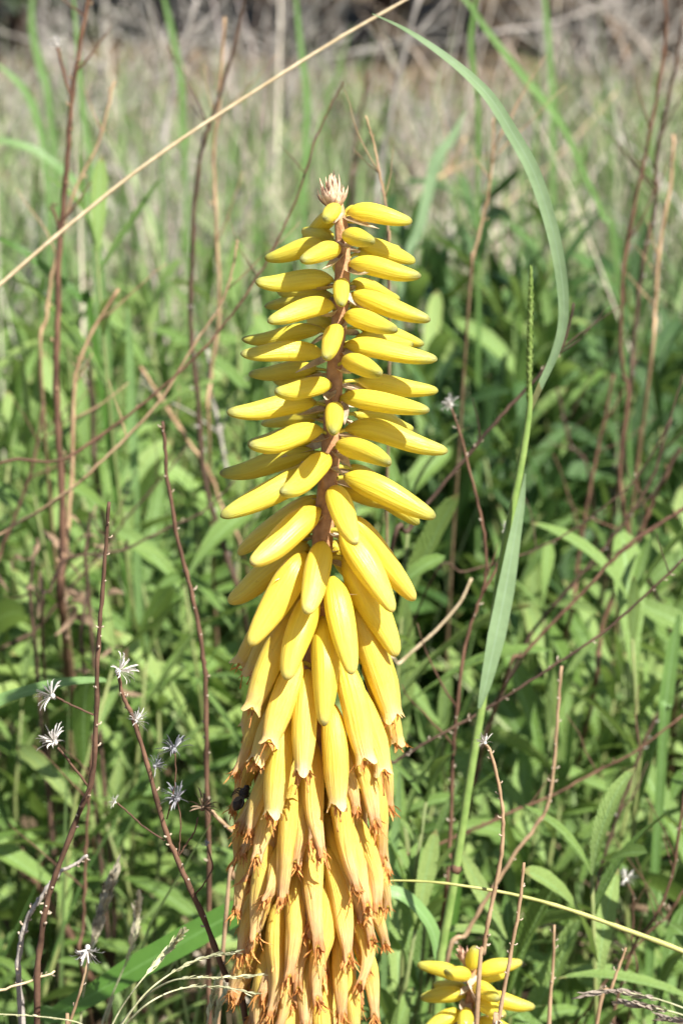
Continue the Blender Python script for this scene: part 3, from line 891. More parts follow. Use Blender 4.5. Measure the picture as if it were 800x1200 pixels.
# ------------------------------------------------------------------ dry stems, traced in the photo and stood at their own distance
def seed_head(parent, c, size, d, mat, seed, n=30):
    """spent daisy head: a knob with a tuft of dry bristles"""
    r = random.Random(seed)
    d = Vector(d).normalized()
    mb = MB()
    a1 = d.orthogonal().normalized(); a2 = d.cross(a1)
    mb.ball(c - d * (size * .05), size * .11, 7, 1.1)
    for k in range(n):
        a = r.uniform(0, 6.28); e = r.uniform(.25, 1.5)
        dd = (d * math.cos(e) + (a1 * math.cos(a) + a2 * math.sin(a)) * math.sin(e)).normalized()
        L = size * r.uniform(.35, .75)
        p = c + dd * (size * .1)
        mb.ribbon([p, p + dd * L * .5, p + dd * L * .8 + d * (-.04 * size), p + dd * L + d * (-.14 * size)], [size * .035, size * .06, size * .05, size * .008], (dd.orthogonal() + Vector((r.gauss(0, .4),) * 3)).normalized(), .4)
    return put('seed_head', mb.mesh('seed_head', c), mat, parent, c)

def dry_stem(label, pts, Y, w, mat, nodes=0, seed=0, branches=(), heads=(), name='dry_stem', cat='dry stem', group=None, root_to=None, dY=0.0, scar='scar', rough=1.0):
    """pts: photo pixels from the top down; w: pixel width at top and bottom; the stem runs on to the ground"""
    r = random.Random(seed + 17)
    m = px_m(Y)
    if Y > 1.07: w = (w[0] * .64, w[1] * .64)
    n = len(pts)
    p3 = [P(x, y, Y + dY * (1 - i / (n - 1))) for i, (x, y) in enumerate(pts)]
    last = p3[-1]
    dirv = (p3[-1] - p3[-2]).normalized()
    foot = Vector((last.x + (dirv.x * .06 if root_to is None else root_to), Y + (.28 if Y > 1.07 else .01), 0))
    if last.z > .03:
        p3 += [last.lerp(foot, .45) + Vector((dirv.x * .01, 0, 0)), Vector((foot.x, foot.y, -.02))]
    sp = smooth_path(p3, 6)
    sp = [p + Vector((r.gauss(0, 1), r.gauss(0, 1), r.gauss(0, 1))) * (m * .45 * rough) for p in sp]
    frac = (n - 1) * 6
    rads = []
    for i in range(len(sp)):
        t = min(1, i / frac)
        rads.append(m * .5 * (w[0] + (w[1] - w[0]) * t) * (1 + .10 * math.sin(i * 1.7) + r.uniform(-.08, .08)))
    root = thing(name, foot, label, cat, group)
    mb = MB(); mb.tube(sp, rads, 8)
    put('stem', mb.mesh('stem', foot), mat, root, foot)
    if nodes:
        mb = MB()
        for k in range(nodes):
            i = r.randrange(1, frac - 1)
            t = (sp[i + 1] - sp[i - 1]).normalized()
            a = r.uniform(0, 6.28)
            o1 = t.orthogonal().normalized(); o2 = t.cross(o1)
            o = o1 * math.cos(a) + o2 * math.sin(a)
            p = sp[i] + o * (rads[i] * .7)
            L = m * r.uniform(1.2, 6.5)
            mb.tube([p, p + (o + t * -.3).normalized() * L * .6, p + (o - t * .7).normalized() * L], [rads[i] * .5, rads[i] * .38, rads[i] * .34], 6)
        o = put('bud_scar', mb.mesh('bud_scar', foot), M[scar], root, foot)
        o['kind'] = 'stuff'
    if Y > 1.07 and name == 'dry_stem':
        for k in range(r.choice([2, 3, 4])):
            i = r.randrange(3, max(4, int(frac * .8)))
            t = (sp[i - 1] - sp[i + 1]).normalized()
            o1 = Vector((r.choice([-1, 1]) * r.uniform(.5, 1), r.uniform(-.5, .5), r.uniform(-.1, .5)))
            d = (t * r.uniform(.5, 1.2) + o1).normalized()
            q = [sp[i]]
            L = m * r.uniform(40, 130)
            for j in range(6):
                d = (d + Vector((r.gauss(0, .1), r.gauss(0, .1), r.gauss(.04, .1)))).normalized()
                q.append(q[-1] + d * (L / 6))
            mb = MB(); mb.tube(q, [rads[i] * (.62 - .07 * j) for j in range(7)], 6)
            put('branch', mb.mesh('branch', sp[i]), mat, root, sp[i])
    for bp, bw in branches:
        q = [P(x, y, Y + dY * .5) for x, y in bp]
        q = smooth_path(q, 5)
        q = [p + Vector((r.gauss(0, 1), r.gauss(0, 1), r.gauss(0, 1))) * (m * .3) for p in q]
        mb = MB(); mb.tube(q, [m * .5 * bw] * len(q), 6)
        put('branch', mb.mesh('branch', q[-1]), mat, root, q[-1])
    for i, (hx, hy, hs, hd, hm) in enumerate(heads):
        seed_head(root, P(hx, hy, Y + dY * .5), hs * m, hd, M[hm], seed * 31 + i)
    return root

BT, RT, TT, ST, GT = M['brown_twig'], M['red_twig'], M['tan_twig'], M['straw'], M['grey_twig']
# --- left of the spike
dry_stem('tall dark red brown stem standing alone, the thickest of the dry stems', [(108, -25), (93, 60), (85, 110), (78, 200), (70, 290), (67, 400), (67, 480), (72, 560), (74, 640), (73, 720)], 1.32, (7, 15), RT, 22, 1,
         branches=[([(68, 55), (76, 90), (84, 118)], 4), ([(62, 245), (68, 262), (72, 280)], 4)], heads=[(67, 52, 18, (-.3, 0, 1), 'bristle'), (62, 244, 14, (-.3, -.2, 1), 'brown_bristle')], scar='tan_twig')
dry_stem('pale tan stem running close beside the thick red brown stem', [(140, 338), (104, 396), (88, 450), (85, 540), (79, 640), (76, 700)], 1.34, (6, 9), TT, 6, 2, scar='tan_twig')
dry_stem('thin tan stem crossing the thick red brown stem', [(134, 95), (116, 165), (86, 228), (66, 300), (55, 370), (48, 440)], 1.42, (4, 7), TT, 8, 3, scar='tan_twig')
dry_stem('dark brown stem with a kink passing behind the long straw', [(290, -20), (273, 60), (251, 130), (234, 190), (225, 300), (224, 390), (232, 470), (240, 560), (262, 640), (285, 715)], 1.45, (6, 11), BT, 24, 4, scar='grey_twig')
dry_stem('straight tan stem rising next to the kinked dark stem', [(263, 22), (257, 120), (250, 180), (254, 270), (257, 370), (247, 440), (244, 520)], 1.5, (5, 7), TT, 10, 5, scar='tan_twig')
dry_stem('long pale straw leaning across the field and over the stems', [(505, -18), (475, 0), (400, 43), (300, 106), (180, 186), (80, 265), (0, 334), (-120, 440)], 1.15, (5, 8), ST, 0, 6, name='straw', cat='straw', rough=.2)
dry_stem('long red brown stem arching from the straw down past the buds', [(402, 96), (385, 128), (371, 160), (350, 226), (320, 292), (285, 350), (245, 402), (210, 436), (150, 487), (75, 538), (-30, 585)], 1.2, (3, 6), RT, 8, 7, scar='tan_twig')
dry_stem('tan forked stem running parallel below the red brown arching stem', [(279, 282), (262, 350), (229, 402), (184, 474), (130, 530), (80, 576), (0, 626), (-60, 660)], 1.22, (4, 6), TT, 8, 8, scar='tan_twig')
dry_stem('thin brown stem bending from the lower buds to the brown clumps', [(276, 562), (250, 590), (232, 603), (190, 622), (140, 645), (80, 655), (60, 690), (50, 730)], 1.25, (3, 6), BT, 5, 9)
dry_stem('pair of crossing thin dark stems behind the bare tan tip', [(222, 520), (190, 560), (150, 605), (122, 645), (82, 690), (40, 740), (-20, 790)], 1.38, (3, 6), BT, 5, 10)
dry_stem('tan stem with white spent daisy heads on short side stalks', [(128, 588), (124, 640), (120, 700), (116, 745), (113, 836), (109, 908), (92, 955), (61, 1039), (48, 1104), (44, 1200)], .90, (4, 8), RT, 34, 11,
         branches=[([(66, 817), (84, 826), (110, 838)], 2.6), ([(68, 876), (82, 893), (104, 922)], 3)],
         heads=[(61, 815, 30, (-.7, -.2, .6), 'bristle'), (64, 869, 34, (-.4, -.4, .7), 'bristle')], rough=.8)
dry_stem('slender knotted brown stem with a bare tip and no heads', [(191, 494), (194, 530), (197, 566), (212, 648), (229, 712), (238, 770), (241, 802), (242, 902), (245, 1008), (245, 1140), (246, 1210)], 1.02, (4, 7), RT, 26, 12)
dry_stem('curved brown stem bearing grey and white spent daisy heads', [(139, 785), (141, 802), (146, 820), (157, 844), (176, 906), (193, 970), (215, 1023), (238, 1074), (264, 1142), (290, 1210)], .875, (4, 8), RT, 22, 13,
         branches=[([(205, 882), (206, 905), (204, 925), (196, 960)], 2), ([(208, 940), (212, 960), (211, 985), (209, 1003)], 2), ([(232, 958), (228, 975), (218, 990), (209, 1005)], 2.2),
                   ([(138, 941), (150, 952), (170, 970), (193, 985)], 2.2), ([(243, 992), (249, 1015), (243, 1030), (228, 1050)], 2)],
         heads=[(140, 786, 36, (.8, -.1, .5), 'bristle'), (160, 845, 26, (.4, -.3, .6), 'bristle'), (204, 878, 34, (0, -.3, 1), 'grey_bristle'), (182, 898, 22, (.5, -.4, .4), 'grey_bristle'),
                (208, 935, 34, (0, -.5, .9), 'grey_bristle'), (238, 946, 34, (.5, -.3, .6), 'brown_bristle'), (135, 940, 13, (-.7, 0, .4), 'bristle'), (242, 990, 12, (0, 0, 1), 'grey_bristle')], rough=.7)
dry_stem('grey forked twig with many pale stubs beside the daisy stem', [(103, 1002), (86, 1014), (69, 1024), (50, 1050), (34, 1074), (24, 1108), (22, 1150), (26, 1205)], .91, (4, 8), GT, 34, 14, scar='scar')
dry_stem('plain brown stem behind the grey forked twig', [(109, 860), (106, 910), (103, 956), (100, 1020), (98, 1086), (95, 1130)], 1.1, (5, 7), RT, 6, 15, scar='red_twig')
dry_stem('single white spent daisy on a short thin stalk', [(105, 1117), (102, 1130), (95, 1160), (82, 1200), (78, 1230)], .885, (2.4, 4), TT, 3, 16, heads=[(103, 1112, 34, (0, -.2, -.5), 'bristle')], rough=.5)
dry_stem('thick leaning red brown branch low in the green leaves', [(24, 995), (35, 1020), (52, 1048), (75, 1085), (94, 1115), (110, 1150)], 1.28, (13, 17), RT, 4, 17, scar='red_twig')
dry_stem('brown twig reaching the wilted flowers from beside them', [(248, 950), (262, 965), (280, 982), (288, 1000), (275, 1030), (266, 1060)], .95, (5, 5), TT, 3, 18)
dry_stem('thin pale twig lying level across the low grass', [(65, 1139), (40, 1148), (0, 1162), (-40, 1178)], .90, (2.5, 3.5), ST, 6, 19)
dry_stem('reddish slanting stem behind the withered clumps', [(52, 470), (40, 540), (20, 600), (0, 650), (-20, 720)], 1.4, (5, 8), RT, 5, 20, scar='red_twig')
dry_stem('short dark stem behind the tan tip', [(105, 400), (108, 470), (110, 520), (114, 560)], 1.6, (8, 10), BT, 3, 21)
dry_stem('grey weathered stem behind the dark kinked one', [(243, 410), (248, 460), (268, 560), (275, 640), (282, 700)], 1.55, (7, 9), GT, 4, 22)
dry_stem('pale tan stem slanting between the two brown stems', [(165, 430), (190, 470), (215, 510), (246, 555), (262, 600), (285, 650)], 1.5, (6, 7), TT, 4, 23)
# --- right of the spike
dry_stem('dark brown branch slanting up to the grass spike', [(672, 355), (661, 400), (640, 430), (609, 464), (575, 501), (537, 546), (500, 591), (478, 622), (455, 660)], 1.12, (5, 9), BT, 10, 30, scar='scar')
dry_stem('brown stem with a small white tuft at its bent tip', [(528, 476), (541, 516), (556, 576), (567, 625), (569, 672), (560, 708), (545, 757), (535, 830), (530, 900), (527, 990), (520, 1060)], 1.1, (4, 8), RT, 20, 31,
         branches=[([(592, 622), (584, 660), (566, 694)], 3.5)], heads=[(528, 474, 20, (-.6, -.2, .8), 'bristle'), (592, 621, 17, (.3, -.2, .9), 'bristle')])
dry_stem('tall dark stem standing clear at the edge of the dry grass', [(777, -10), (779, 50), (762, 150), (745, 230), (731, 310), (727, 390), (729, 434), (736, 462), (726, 542), (728, 582), (737, 628), (748, 660), (765, 692), (790, 760)], 1.45, (6, 9), RT, 22, 32, scar='red_twig')
dry_stem('second tall brown stem leaning beside the tall dark stem', [(800, 20), (786, 100), (769, 180), (767, 240), (752, 310), (742, 400), (735, 480)], 1.55, (6, 9), BT, 16, 33, scar='grey_twig')
dry_stem('tan weathered stem with broken top next to the tall brown stems', [(788, 158), (785, 215), (771, 300), (767, 360), (760, 440)], 1.5, (6, 7), TT, 12, 34)
dry_stem('red brown branch crossing the leaves to the tall grass stem', [(812, 590), (800, 596), (759, 622), (725, 648), (680, 697), (642, 735), (612, 768), (590, 800)], 1.2, (7, 6), RT, 8, 35, scar='red_twig')
dry_stem('long knotted branch with white stubs running down to the wilted flowers', [(815, 640), (800, 655), (762, 692), (710, 738), (661, 772), (620, 798), (560, 836), (494, 873), (462, 893), (430, 915)], 1.08, (5, 6), BT, 26, 36, scar='scar')
dry_stem('dark red stem behind the two slanting branches', [(796, 525), (771, 572), (759, 602), (740, 645), (721, 690), (706, 731), (701, 760), (696, 810)], 1.42, (8, 10), RT, 6, 37, scar='red_twig')
dry_stem('dark slanting stem that forks low behind the tall grass stem', [(785, 490), (770, 542), (755, 576), (732, 611), (702, 648), (669, 686), (627, 735), (609, 768), (590, 805), (568, 861), (560, 900)], 1.3, (5, 9), BT, 10, 38, scar='grey_twig')
dry_stem('short upright red brown stem among the leaves', [(718, 438), (706, 498), (695, 551), (684, 611), (675, 672), (668, 720)], 1.5, (5, 8), RT, 6, 39, scar='red_twig')
dry_stem('dark brown stem slanting through the leaves above the white seed head', [(812, 765), (800, 790), (766, 845), (749, 883), (732, 930), (715, 981), (702, 1024), (694, 1070)], 1.25, (7, 8), BT, 6, 40, scar='grey_twig')
dry_stem('thin tan stem with pale knots bent below the long branch', [(658, 780), (653, 836), (649, 891), (643, 938), (630, 964), (600, 1006), (570, 1053), (545, 1095), (520, 1140)], 1.05, (3.5, 6), TT, 20, 41)
dry_stem('brown branch lying low from the dark stem to the wilted flowers', [(800, 838), (740, 883), (698, 904), (651, 930), (600, 951), (545, 976), (485, 1002), (455, 1014)], 1.16, (5, 6), RT, 8, 42, scar='red_twig')
dry_stem('bent tan stalk topped by one small white spent daisy', [(569, 873), (575, 883), (585, 925), (589, 958), (587, 1001), (579, 1043), (570, 1090), (566, 1118), (560, 1160)], .895, (3.5, 6), TT, 16, 43, heads=[(568, 870, 19, (-.2, -.2, 1), 'bristle')], rough=.6)
dry_stem('bare tan stem passing in front of the small yellow spike', [(614, 1011), (607, 1069), (596, 1128), (583, 1200), (578, 1230)], .86, (3.5, 6), TT, 16, 44, rough=.6)
dry_stem('short bare upright twig beyond the small yellow spike', [(649, 1084), (647, 1141), (643, 1205)], .95, (3, 5), TT, 8, 45, rough=.6)
dry_stem('short slanting twig above the purplish grass head', [(733, 1111), (724, 1135), (715, 1160), (698, 1205)], .95, (2.6, 5.5), TT, 8, 46, rough=.6)
dry_stem('thin stalk with a flat white seed head in the shade of the leaves', [(735, 1036), (741, 1050), (741, 1080), (740, 1110), (744, 1150)], 1.08, (3.4, 4), RT, 4, 47, heads=[(733, 1030, 24, (-.1, -.2, 1), 'bristle')])
dry_stem('brown twig with white dots rising behind the green grass stem', [(806, 900), (798, 950), (788, 1018), (770, 1069), (741, 1111), (719, 1188), (712, 1215)], 1.08, (5, 7), RT, 18, 48, scar='scar')
dry_stem('second brown twig with white dots behind the green grass stem', [(820, 1010), (800, 1045), (780, 1075), (765, 1088), (735, 1120), (705, 1155), (690, 1180)], 1.12, (5, 6), RT, 14, 49, scar='scar')
dry_stem('pale curved straw beside the yellow flowers', [(552, 678), (538, 707), (512, 737), (498, 750), (468, 777), (445, 800)], 1.15, (5, 6), ST, 0, 50, name='straw', cat='straw', rough=.3)
dry_stem('thin tan stem behind the arching grass blade', [(578, 138), (577, 185), (570, 236), (555, 300), (550, 340)], 1.4, (4, 6), TT, 5, 51, scar='tan_twig')
dry_stem('thin tan stem rising just behind the top bud', [(428, 136), (437, 165), (443, 196), (452, 240), (455, 290), (456, 330)], 1.1, (3, 5), TT, 6, 52, scar='tan_twig')
dry_stem('long pale grey stalk out in the dry grass', [(492, -10), (474, 60), (458, 130), (446, 200), (440, 260)], 2.4, (7, 9), GT, 4, 53, scar='grey_twig')
dry_stem('brown stem out in the dry grass above the top bud', [(432, 85), (420, 150), (415, 190), (410, 240)], 2.2, (7, 9), BT, 4, 54, scar='grey_twig')
dry_stem('pale grey stalk in the dry grass beside the red brown stem', [(230, 0), (208, 80), (196, 140), (190, 200)], 2.6, (8, 10), GT, 4, 55, scar='grey_twig')
dry_stem('tan stem leaning by the dark shrubby plants', [(500, 235), (525, 200), (545, 160)][::-1], 2.3, (5, 6), TT, 3, 56, scar='tan_twig')
dry_stem('brown stem crossing the dry litter patch', [(652, 455), (668, 520), (690, 560)], 1.7, (5, 6), BT, 3, 57)
dry_stem('thin slanting stem between the tall stems and the litter', [(800, 440), (780, 500), (745, 560), (700, 600), (655, 630), (600, 655), (545, 670), (500, 690)], 1.22, (3, 4), BT, 5, 58)
dry_stem('long tan straw slanting across the dry grass', [(722, 108), (670, 165), (620, 215), (560, 270)], 2.9, (3, 5), ST, 0, 59, name='straw', cat='straw')
dry_stem('dead stalk lying toward the shrubs at the back', [(735, 0), (690, 12), (640, 30), (560, 48)], 4.2, (7, 8), GT, 0, 60)

# ------------------------------------------------------------------ grass stems and blades
def blade(parent, pts, Y, wids, mat, dY=0.0, facing=Vector((0, -1, .35)), name='blade', twist=0.0, fold=.22, per=7, ext=()):
    if Y > 1.6: wids = [q * .75 for q in wids]
    n = len(pts)
    p3 = [P(x, y, Y + dY * i / (n - 1)) for i, (x, y) in enumerate(pts)]
    p3 += list(ext)
    wids = list(wids) + [wids[-1] * .9, wids[-1] * .7][:len(ext)]
    sp = smooth_path(p3, per)
    ww = np.interp(np.linspace(0, 1, len(sp)), np.linspace(0, 1, len(p3)), wids) * px_m(Y)
    nr = []
    for i in range(len(sp)):
        a = twist * i / len(sp)
        nr.append((facing + Vector((math.sin(a), 0, math.sin(a) * .6))).normalized())
    mb = MB(); mb.ribbon(sp, list(ww), nr, fold)
    return put(name, mb.mesh(name, sp[0]), mat, parent, sp[0])
def lone_blade(label, pts, Y, wids, mat, **kw):
    """a single grass blade rooted in the ground; the last pixel is its lower end"""
    cat = kw.pop('cat', 'grass')
    group = kw.pop('group', None)
    low = P(*pts[-1], Y + kw.get('dY', 0))
    lean = (low - P(*pts[-2], Y)).normalized()
    foot = Vector((low.x + lean.x * .08, Y + kw.get('dY', 0) + .02, 0))
    root = thing('grass_shoot', foot, label, cat, group)
    ext = [low.lerp(foot, .5) + Vector((lean.x * .02, 0, 0)), foot - Vector((0, 0, .02))] if low.z > .03 else []
    blade(root, pts, Y, wids, mat, ext=ext, **kw)
    return root

def grass_stalk():
    Y = 1.0
    m = px_m(Y)
    pts = [(619, 440), (620, 479), (609, 551), (590, 647), (579, 719), (569, 797), (551, 907), (534, 1018), (524, 1077), (519, 1105), (512, 1180)]
    p3 = [P(x, y, Y) for x, y in pts]
    foot = Vector((p3[-1].x - .01, Y, 0))
    root = thing('grass_stalk', foot, 'tall green grass stem with a slim seed spike and a long arching blade', 'grass')
    sp = smooth_path(p3 + [p3[-1].lerp(foot, .5), foot - Vector((0, 0, .02))], 6)
    mb = MB(); mb.tube(sp, list(np.interp(np.linspace(0, 1, len(sp)), [0, .15, 1], [2.2, 4.5, 6]) * m), 10)
    put('stem', mb.mesh('stem', foot), M['green_stem'], root, foot)
    mb = MB(); c = P(534, 1018, Y); mb.tube([c + Vector((0, 0, m * 6)), c, c - Vector((0, 0, m * 6))], [5 * m, 7 * m, 5 * m], 10)
    put('node', mb.mesh('node', c), M['red_twig'], root, c)
    # seed spike: rows of small scales
    r = random.Random(4)
    mb = MB()
    a = P(622, 318, Y); b = P(619, 470, Y)
    mb.tube([a, a.lerp(b, .3), a.lerp(b, .7), b], [1.0 * m, 2.4 * m, 2.8 * m, 2.4 * m], 8)
    for i in range(120):
        t = i / 119
        c = a.lerp(b, t)
        an = i * 2.39996
        o = Vector((math.cos(an), math.sin(an), 0))
        rr = m * np.interp(t, [0, .2, .7, 1], [1.5, 4, 5, 3.5])
        s0 = c + o * rr * .4
        mb.ribbon([s0, s0 + o * rr * .5 + Vector((0, 0, 4 * m)), s0 + o * rr * .55 + Vector((0, 0, 9 * m))], [2 * m, 3.6 * m, .3 * m], o, -.5)
    put('seed_spike', mb.mesh('seed_spike', a), M['green_spike'], root, a)
    blade(root, [(436, 16), (470, 32), (505, 54), (545, 85), (575, 116), (600, 156), (625, 202), (645, 262), (657, 320), (660, 372), (651, 412), (634, 450), (618, 486)], Y, [1, 4, 7, 10, 13, 15, 16, 15, 14, 12, 10, 8, 6], M['pale_blade'], dY=0.0, facing=Vector((-.35, -1, .55)))
    o = blade(root, [(615, 555), (610, 590), (602, 632), (592, 690), (581, 745), (569, 800), (561, 830)], Y - .006, [2, 9, 15, 21, 22, 14, 4], M['pale_blade'], facing=Vector((.2, -1, .3)))
grass_stalk()
lone_blade('yellow green arching grass blade high over the dry grass', [(515, -20), (545, 0), (570, 35), (610, 86), (640, 121), (660, 150), (682, 198), (706, 252), (722, 310)], 1.75, [4, 7, 9, 12, 12, 10, 9, 8, 7], M['blade'])
lone_blade('short yellow green grass blade crossing the arching one', [(560, -15), (553, 30), (552, 60), (558, 110), (560, 160)], 1.8, [4, 8, 9, 8, 7], M['blade'])
lone_blade('broad pale grass blade upright in the dry grass', [(546, 128), (530, 160), (510, 192), (492, 265), (476, 300), (470, 350)], 1.85, [2, 12, 18, 15, 12, 8], M['pale_blade'])
lone_blade('upright green grass blade in the dry grass above the top bud', [(345, -20), (352, 50), (360, 120), (358, 190), (356, 260)], 2.1, [4, 9, 10, 10, 9], M['blade'])
lone_blade('upright green grass blade near the dark shrubs', [(636, -20), (642, 40), (645, 90), (648, 140)], 2.2, [6, 9, 9, 8], M['blade'])
lone_blade('arching green grass blade beside the thick red brown stem', [(-20, 165), (5, 165), (40, 175), (75, 200), (105, 235), (118, 300)], 1.8, [3, 9, 12, 12, 10, 8], M['blade'])
lone_blade('grass blade bending down before the shaded back', [(-10, 70), (15, 90), (35, 115), (50, 160), (56, 210), (58, 270)], 1.9, [3, 9, 12, 12, 10, 8], M['blade'])
lone_blade('bright grass blade standing by the ochre patch', [(40, -20), (38, 30), (48, 80), (60, 140)], 2.3, [4, 10, 12, 10], M['blade'])
lone_blade('green grass blade leaning past the thick red brown stem', [(85, -20), (92, 60), (98, 130), (108, 200), (112, 280)], 1.8, [4, 8, 9, 9, 8], M['blade'])
lone_blade('green grass blade by the straight tan stem', [(188, -20), (200, 30), (212, 90), (215, 150), (218, 220)], 2.3, [4, 9, 10, 10, 8], M['blade'])
lone_blade('dark green grass blade lying across the red brown stem', [(-10, 276), (25, 292), (60, 320), (95, 350), (110, 390)], 1.5, [3, 8, 10, 9, 8], M['deep_blade'])
lone_blade('tall green blade rising among the dry stems', [(150, 360), (153, 430), (155, 500), (158, 560)], 1.5, [4, 10, 12, 10], M['blade'])
lone_blade('broad pale leaf blade arching level over the daisy stem', [(125, 800), (118, 797), (77, 800), (38, 809), (0, 822), (-40, 850), (-80, 900)], 1.0, [1, 8, 14, 17, 18, 17, 12], M['blade'], facing=Vector((0, -.6, 1)))
lone_blade('broad deep green blade sweeping low behind the wilted flowers', [(330, 1030), (296, 1060), (268, 1074), (214, 1104), (160, 1134), (115, 1162), (69, 1188), (20, 1230)], 1.0, [6, 26, 32, 34, 32, 28, 22, 14], M['deep_blade'], facing=Vector((.2, -1, .8)))
lone_blade('green blade curling over beside the base of the wilted flowers', [(418, 1046), (445, 1043), (472, 1050), (492, 1068), (506, 1090), (513, 1120), (515, 1165)], 1.02, [6, 16, 20, 20, 19, 17, 14], M['blade'], facing=Vector((.4, -.6, .9)))
lone_blade('narrow bright blade behind the wilted flowers', [(468, 905), (466, 940), (462, 985), (455, 1030), (452, 1080)], 1.08, [3, 8, 11, 10, 8], M['blade'])
lone_blade('upright dark blade behind the small yellow spike', [(536, 995), (536, 1040), (530, 1085), (528, 1130)], 1.12, [3, 10, 12, 9], M['deep_blade'])
lone_blade('smooth upright blade in the leaves by the slanting branches', [(795, 720), (788, 760), (780, 820), (776, 870)], 1.22, [4, 15, 18, 12], M['blade'])
# thin green stem that crosses low in front
dry_stem('thin green grass stem sweeping level over the small yellow spike', [(432, 1033), (470, 1032), (520, 1035), (600, 1048), (660, 1064), (720, 1085), (800, 1115), (900, 1160), (960, 1230)], .90, (1.8, 9), M['olive_stem'], 0, 70, name='sweeping_grass', cat='grass', rough=.15)

def panicle(label, stems, Y, mat, wspk, seed, spk=22, foot_px=None, name='panicle_grass'):
    """grass head: thin stalks with overlapping pointed spikelets; each stalk runs from tip to base"""
    r = random.Random(seed)
    m = px_m(Y, 1150)
    b = P(*stems[0][-1], Y)
    foot = Vector((b.x, Y, 0))
    root = thing(name, foot, label, 'grass')
    mb = MB(); mb.tube([b, b.lerp(foot, .5) + Vector((.004, 0, 0)), foot - Vector((0, 0, .02))], [m * 1.3] * 3, 6)
    put('stem', mb.mesh('stem', foot), M['olive_stem'], root, foot)
    for s in stems:
        p3 = [P(x, y, Y + r.uniform(-.006, .006)) for x, y in s]
        sp = smooth_path(p3, 8)
        mb = MB(); mb.tube(sp, list(np.linspace(.6, 1.3, len(sp)) * m), 6)
        q = put('stalk', mb.mesh('stalk', sp[-1]), M['panicle'], root, sp[-1])
        mb = MB()
        for k in range(spk):
            t = .02 + .55 * k / spk
            i = min(int(t * (len(sp) - 1)), len(sp) - 2)
            d = (sp[i] - sp[i + 1]).normalized()
            o = Vector((r.gauss(0, 1), r.gauss(0, 1), r.gauss(0, 1)))
            o = (o - d * o.dot(d)).normalized()
            L = m * r.uniform(9, 17) * wspk
            dd = (d + o * r.uniform(.1, .4)).normalized()
            mb.ribbon([sp[i], sp[i] + dd * L * .4, sp[i] + dd * L * .75, sp[i] + dd * L], [m * 1.2, m * 4.2 * wspk, m * 3 * wspk, m * .3], o, .3)
        put('spikelets', mb.mesh('spikelets', sp[0]), mat, q, sp[0])['kind'] = 'stuff'
    return root
panicle('pale green awned grass head leaning beside the deep green blade', [[(216, 1090), (203, 1106), (191, 1120), (165, 1150), (142, 1182), (125, 1215)]], .82, M['panicle'], 1.15, 1, 60)
panicle('loose straw green grass heads drooping onto the wilted flowers', [[(305, 1142), (270, 1145), (232, 1146), (200, 1150), (165, 1172), (135, 1210)], [(300, 1165), (260, 1157), (215, 1158), (175, 1175), (140, 1208)], [(280, 1115), (240, 1122), (205, 1138), (170, 1165), (140, 1205)]], .81, M['panicle'], .8, 2, 26)
panicle('pale green upright grass head at the foot of the wilted flowers', [[(255, 1150), (248, 1175), (242, 1205), (238, 1240)], [(262, 1168), (254, 1190), (246, 1225), (240, 1245)]], .90, M['panicle'], 1.2, 3, 20)
panicle('purplish feathery grass head beside the short slanting twig', [[(684, 1166), (715, 1162), (745, 1165), (780, 1174), (815, 1188), (840, 1205)], [(730, 1175), (760, 1180), (795, 1188), (835, 1204)], [(776, 1193), (805, 1198), (838, 1210)]], .90, M['purple_panicle'], 1.2, 4, 40)
panicle('thin grass stalk leaning up between the daisy stem and its neighbours', [[(163, 1080), (155, 1110), (145, 1135), (130, 1170), (118, 1205)]], .98, M['panicle'], .9, 5, 14)
panicle('thin level grass stalk at the foot of the grey forked twig', [[(-10, 1188), (30, 1190), (70, 1194), (95, 1200), (110, 1215)]], .88, M['panicle'], .6, 6, 10)
panicle('fuzzy pale brown grass plume behind the single white daisy', [[(136, 1022), (128, 1045), (118, 1080), (108, 1115), (98, 1165), (94, 1205)], [(132, 1024), (124, 1050), (114, 1085), (106, 1120), (98, 1165), (94, 1205)]], 1.0, M['plume'], 1.5, 7, 60)
panicle('second fuzzy grass plume near the leaning pale grass head', [[(162, 1054), (160, 1080), (154, 1105), (142, 1140), (125, 1195)]], 1.02, M['plume'], 1.4, 8, 46)

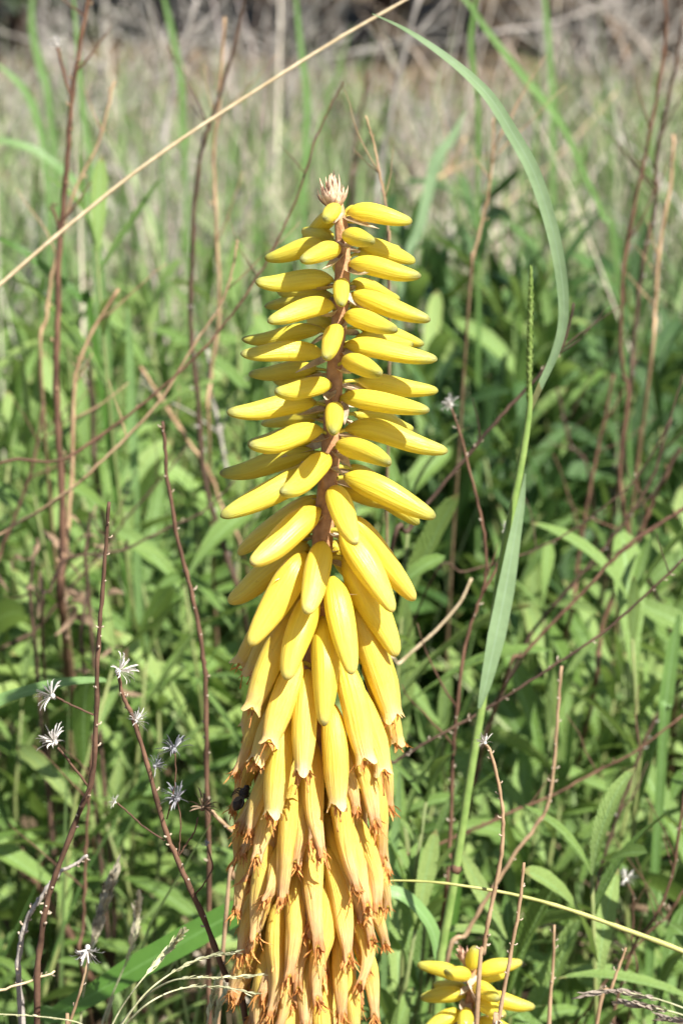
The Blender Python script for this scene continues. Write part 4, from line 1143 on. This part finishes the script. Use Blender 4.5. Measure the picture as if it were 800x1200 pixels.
# ------------------------------------------------------------------ bee on the wilted flowers
def bee():
    Y = .866
    m = px_m(Y, 935)
    c = P(283, 935, Y)
    root = thing('bee', c, 'small dark bee clinging to the wilted flowers', 'insect')
    ax = Vector((.45, .35, .75)).normalized()
    mb = MB()
    ts = np.linspace(-1, 1, 15)
    pts = [c + ax * (float(t) * 17 * m) for t in ts]
    rr = [m * lerp_tab([(-1, .6), (-.85, 4), (-.5, 7.2), (-.15, 6.2), (0, 3.4), (.12, 5), (.35, 7), (.58, 5), (.66, 3), (.78, 4.4), (.92, 3.8), (1, .8)], float(t)) for t in ts]
    mb.tube(pts, rr, 12)
    put('body', mb.mesh('body', c), M['bee_body'], root, c)
    r = random.Random(2)
    mb = MB()
    for k in range(120):
        d = Vector((r.gauss(0, 1), r.gauss(0, 1), r.gauss(0, 1))).normalized()
        p = c + ax * (m * 5.5) + d * (6.2 * m)
        mb.ribbon([p, p + d * 1.2 * m, p + d * 2.6 * m], [.5 * m, .4 * m, .05 * m], d.orthogonal(), 0)
    put('fur', mb.mesh('fur', c), M['bee_fur'], root, c)['kind'] = 'stuff'
    sd = ax.cross(Vector((0, -1, 0))).normalized()
    for s in (-1, 1):
        a = c + ax * (5 * m) + Vector((0, -6 * m, 0)) * .7
        d = (-ax * .9 + sd * s * .5 + Vector((-.2, -.3, 0))).normalized()
        mb = MB(); mb.ribbon([a + d * (15 * m * t) for t in (0, .25, .5, .75, 1)], [1.2 * m, 3.5 * m, 5 * m, 4 * m, .6 * m], Vector((-.5, -1, .2)).normalized(), .1)
        put('wing', mb.mesh('wing', a), M['wing'], root, a)
        for k in range(3):
            st = c + ax * ((3 + 3 * k) * m)
            mb = MB(); o = (sd * s + Vector((.2, .2, -.2))).normalized()
            mb.tube([st, st + o * 8 * m, st + o * 11 * m + ax * (-5 * m), st + o * 12 * m + ax * (-9 * m)], [.9 * m, .8 * m, .6 * m, .4 * m], 6)
            put('leg', mb.mesh('leg', st), M['bee_body'], root, st)
bee()
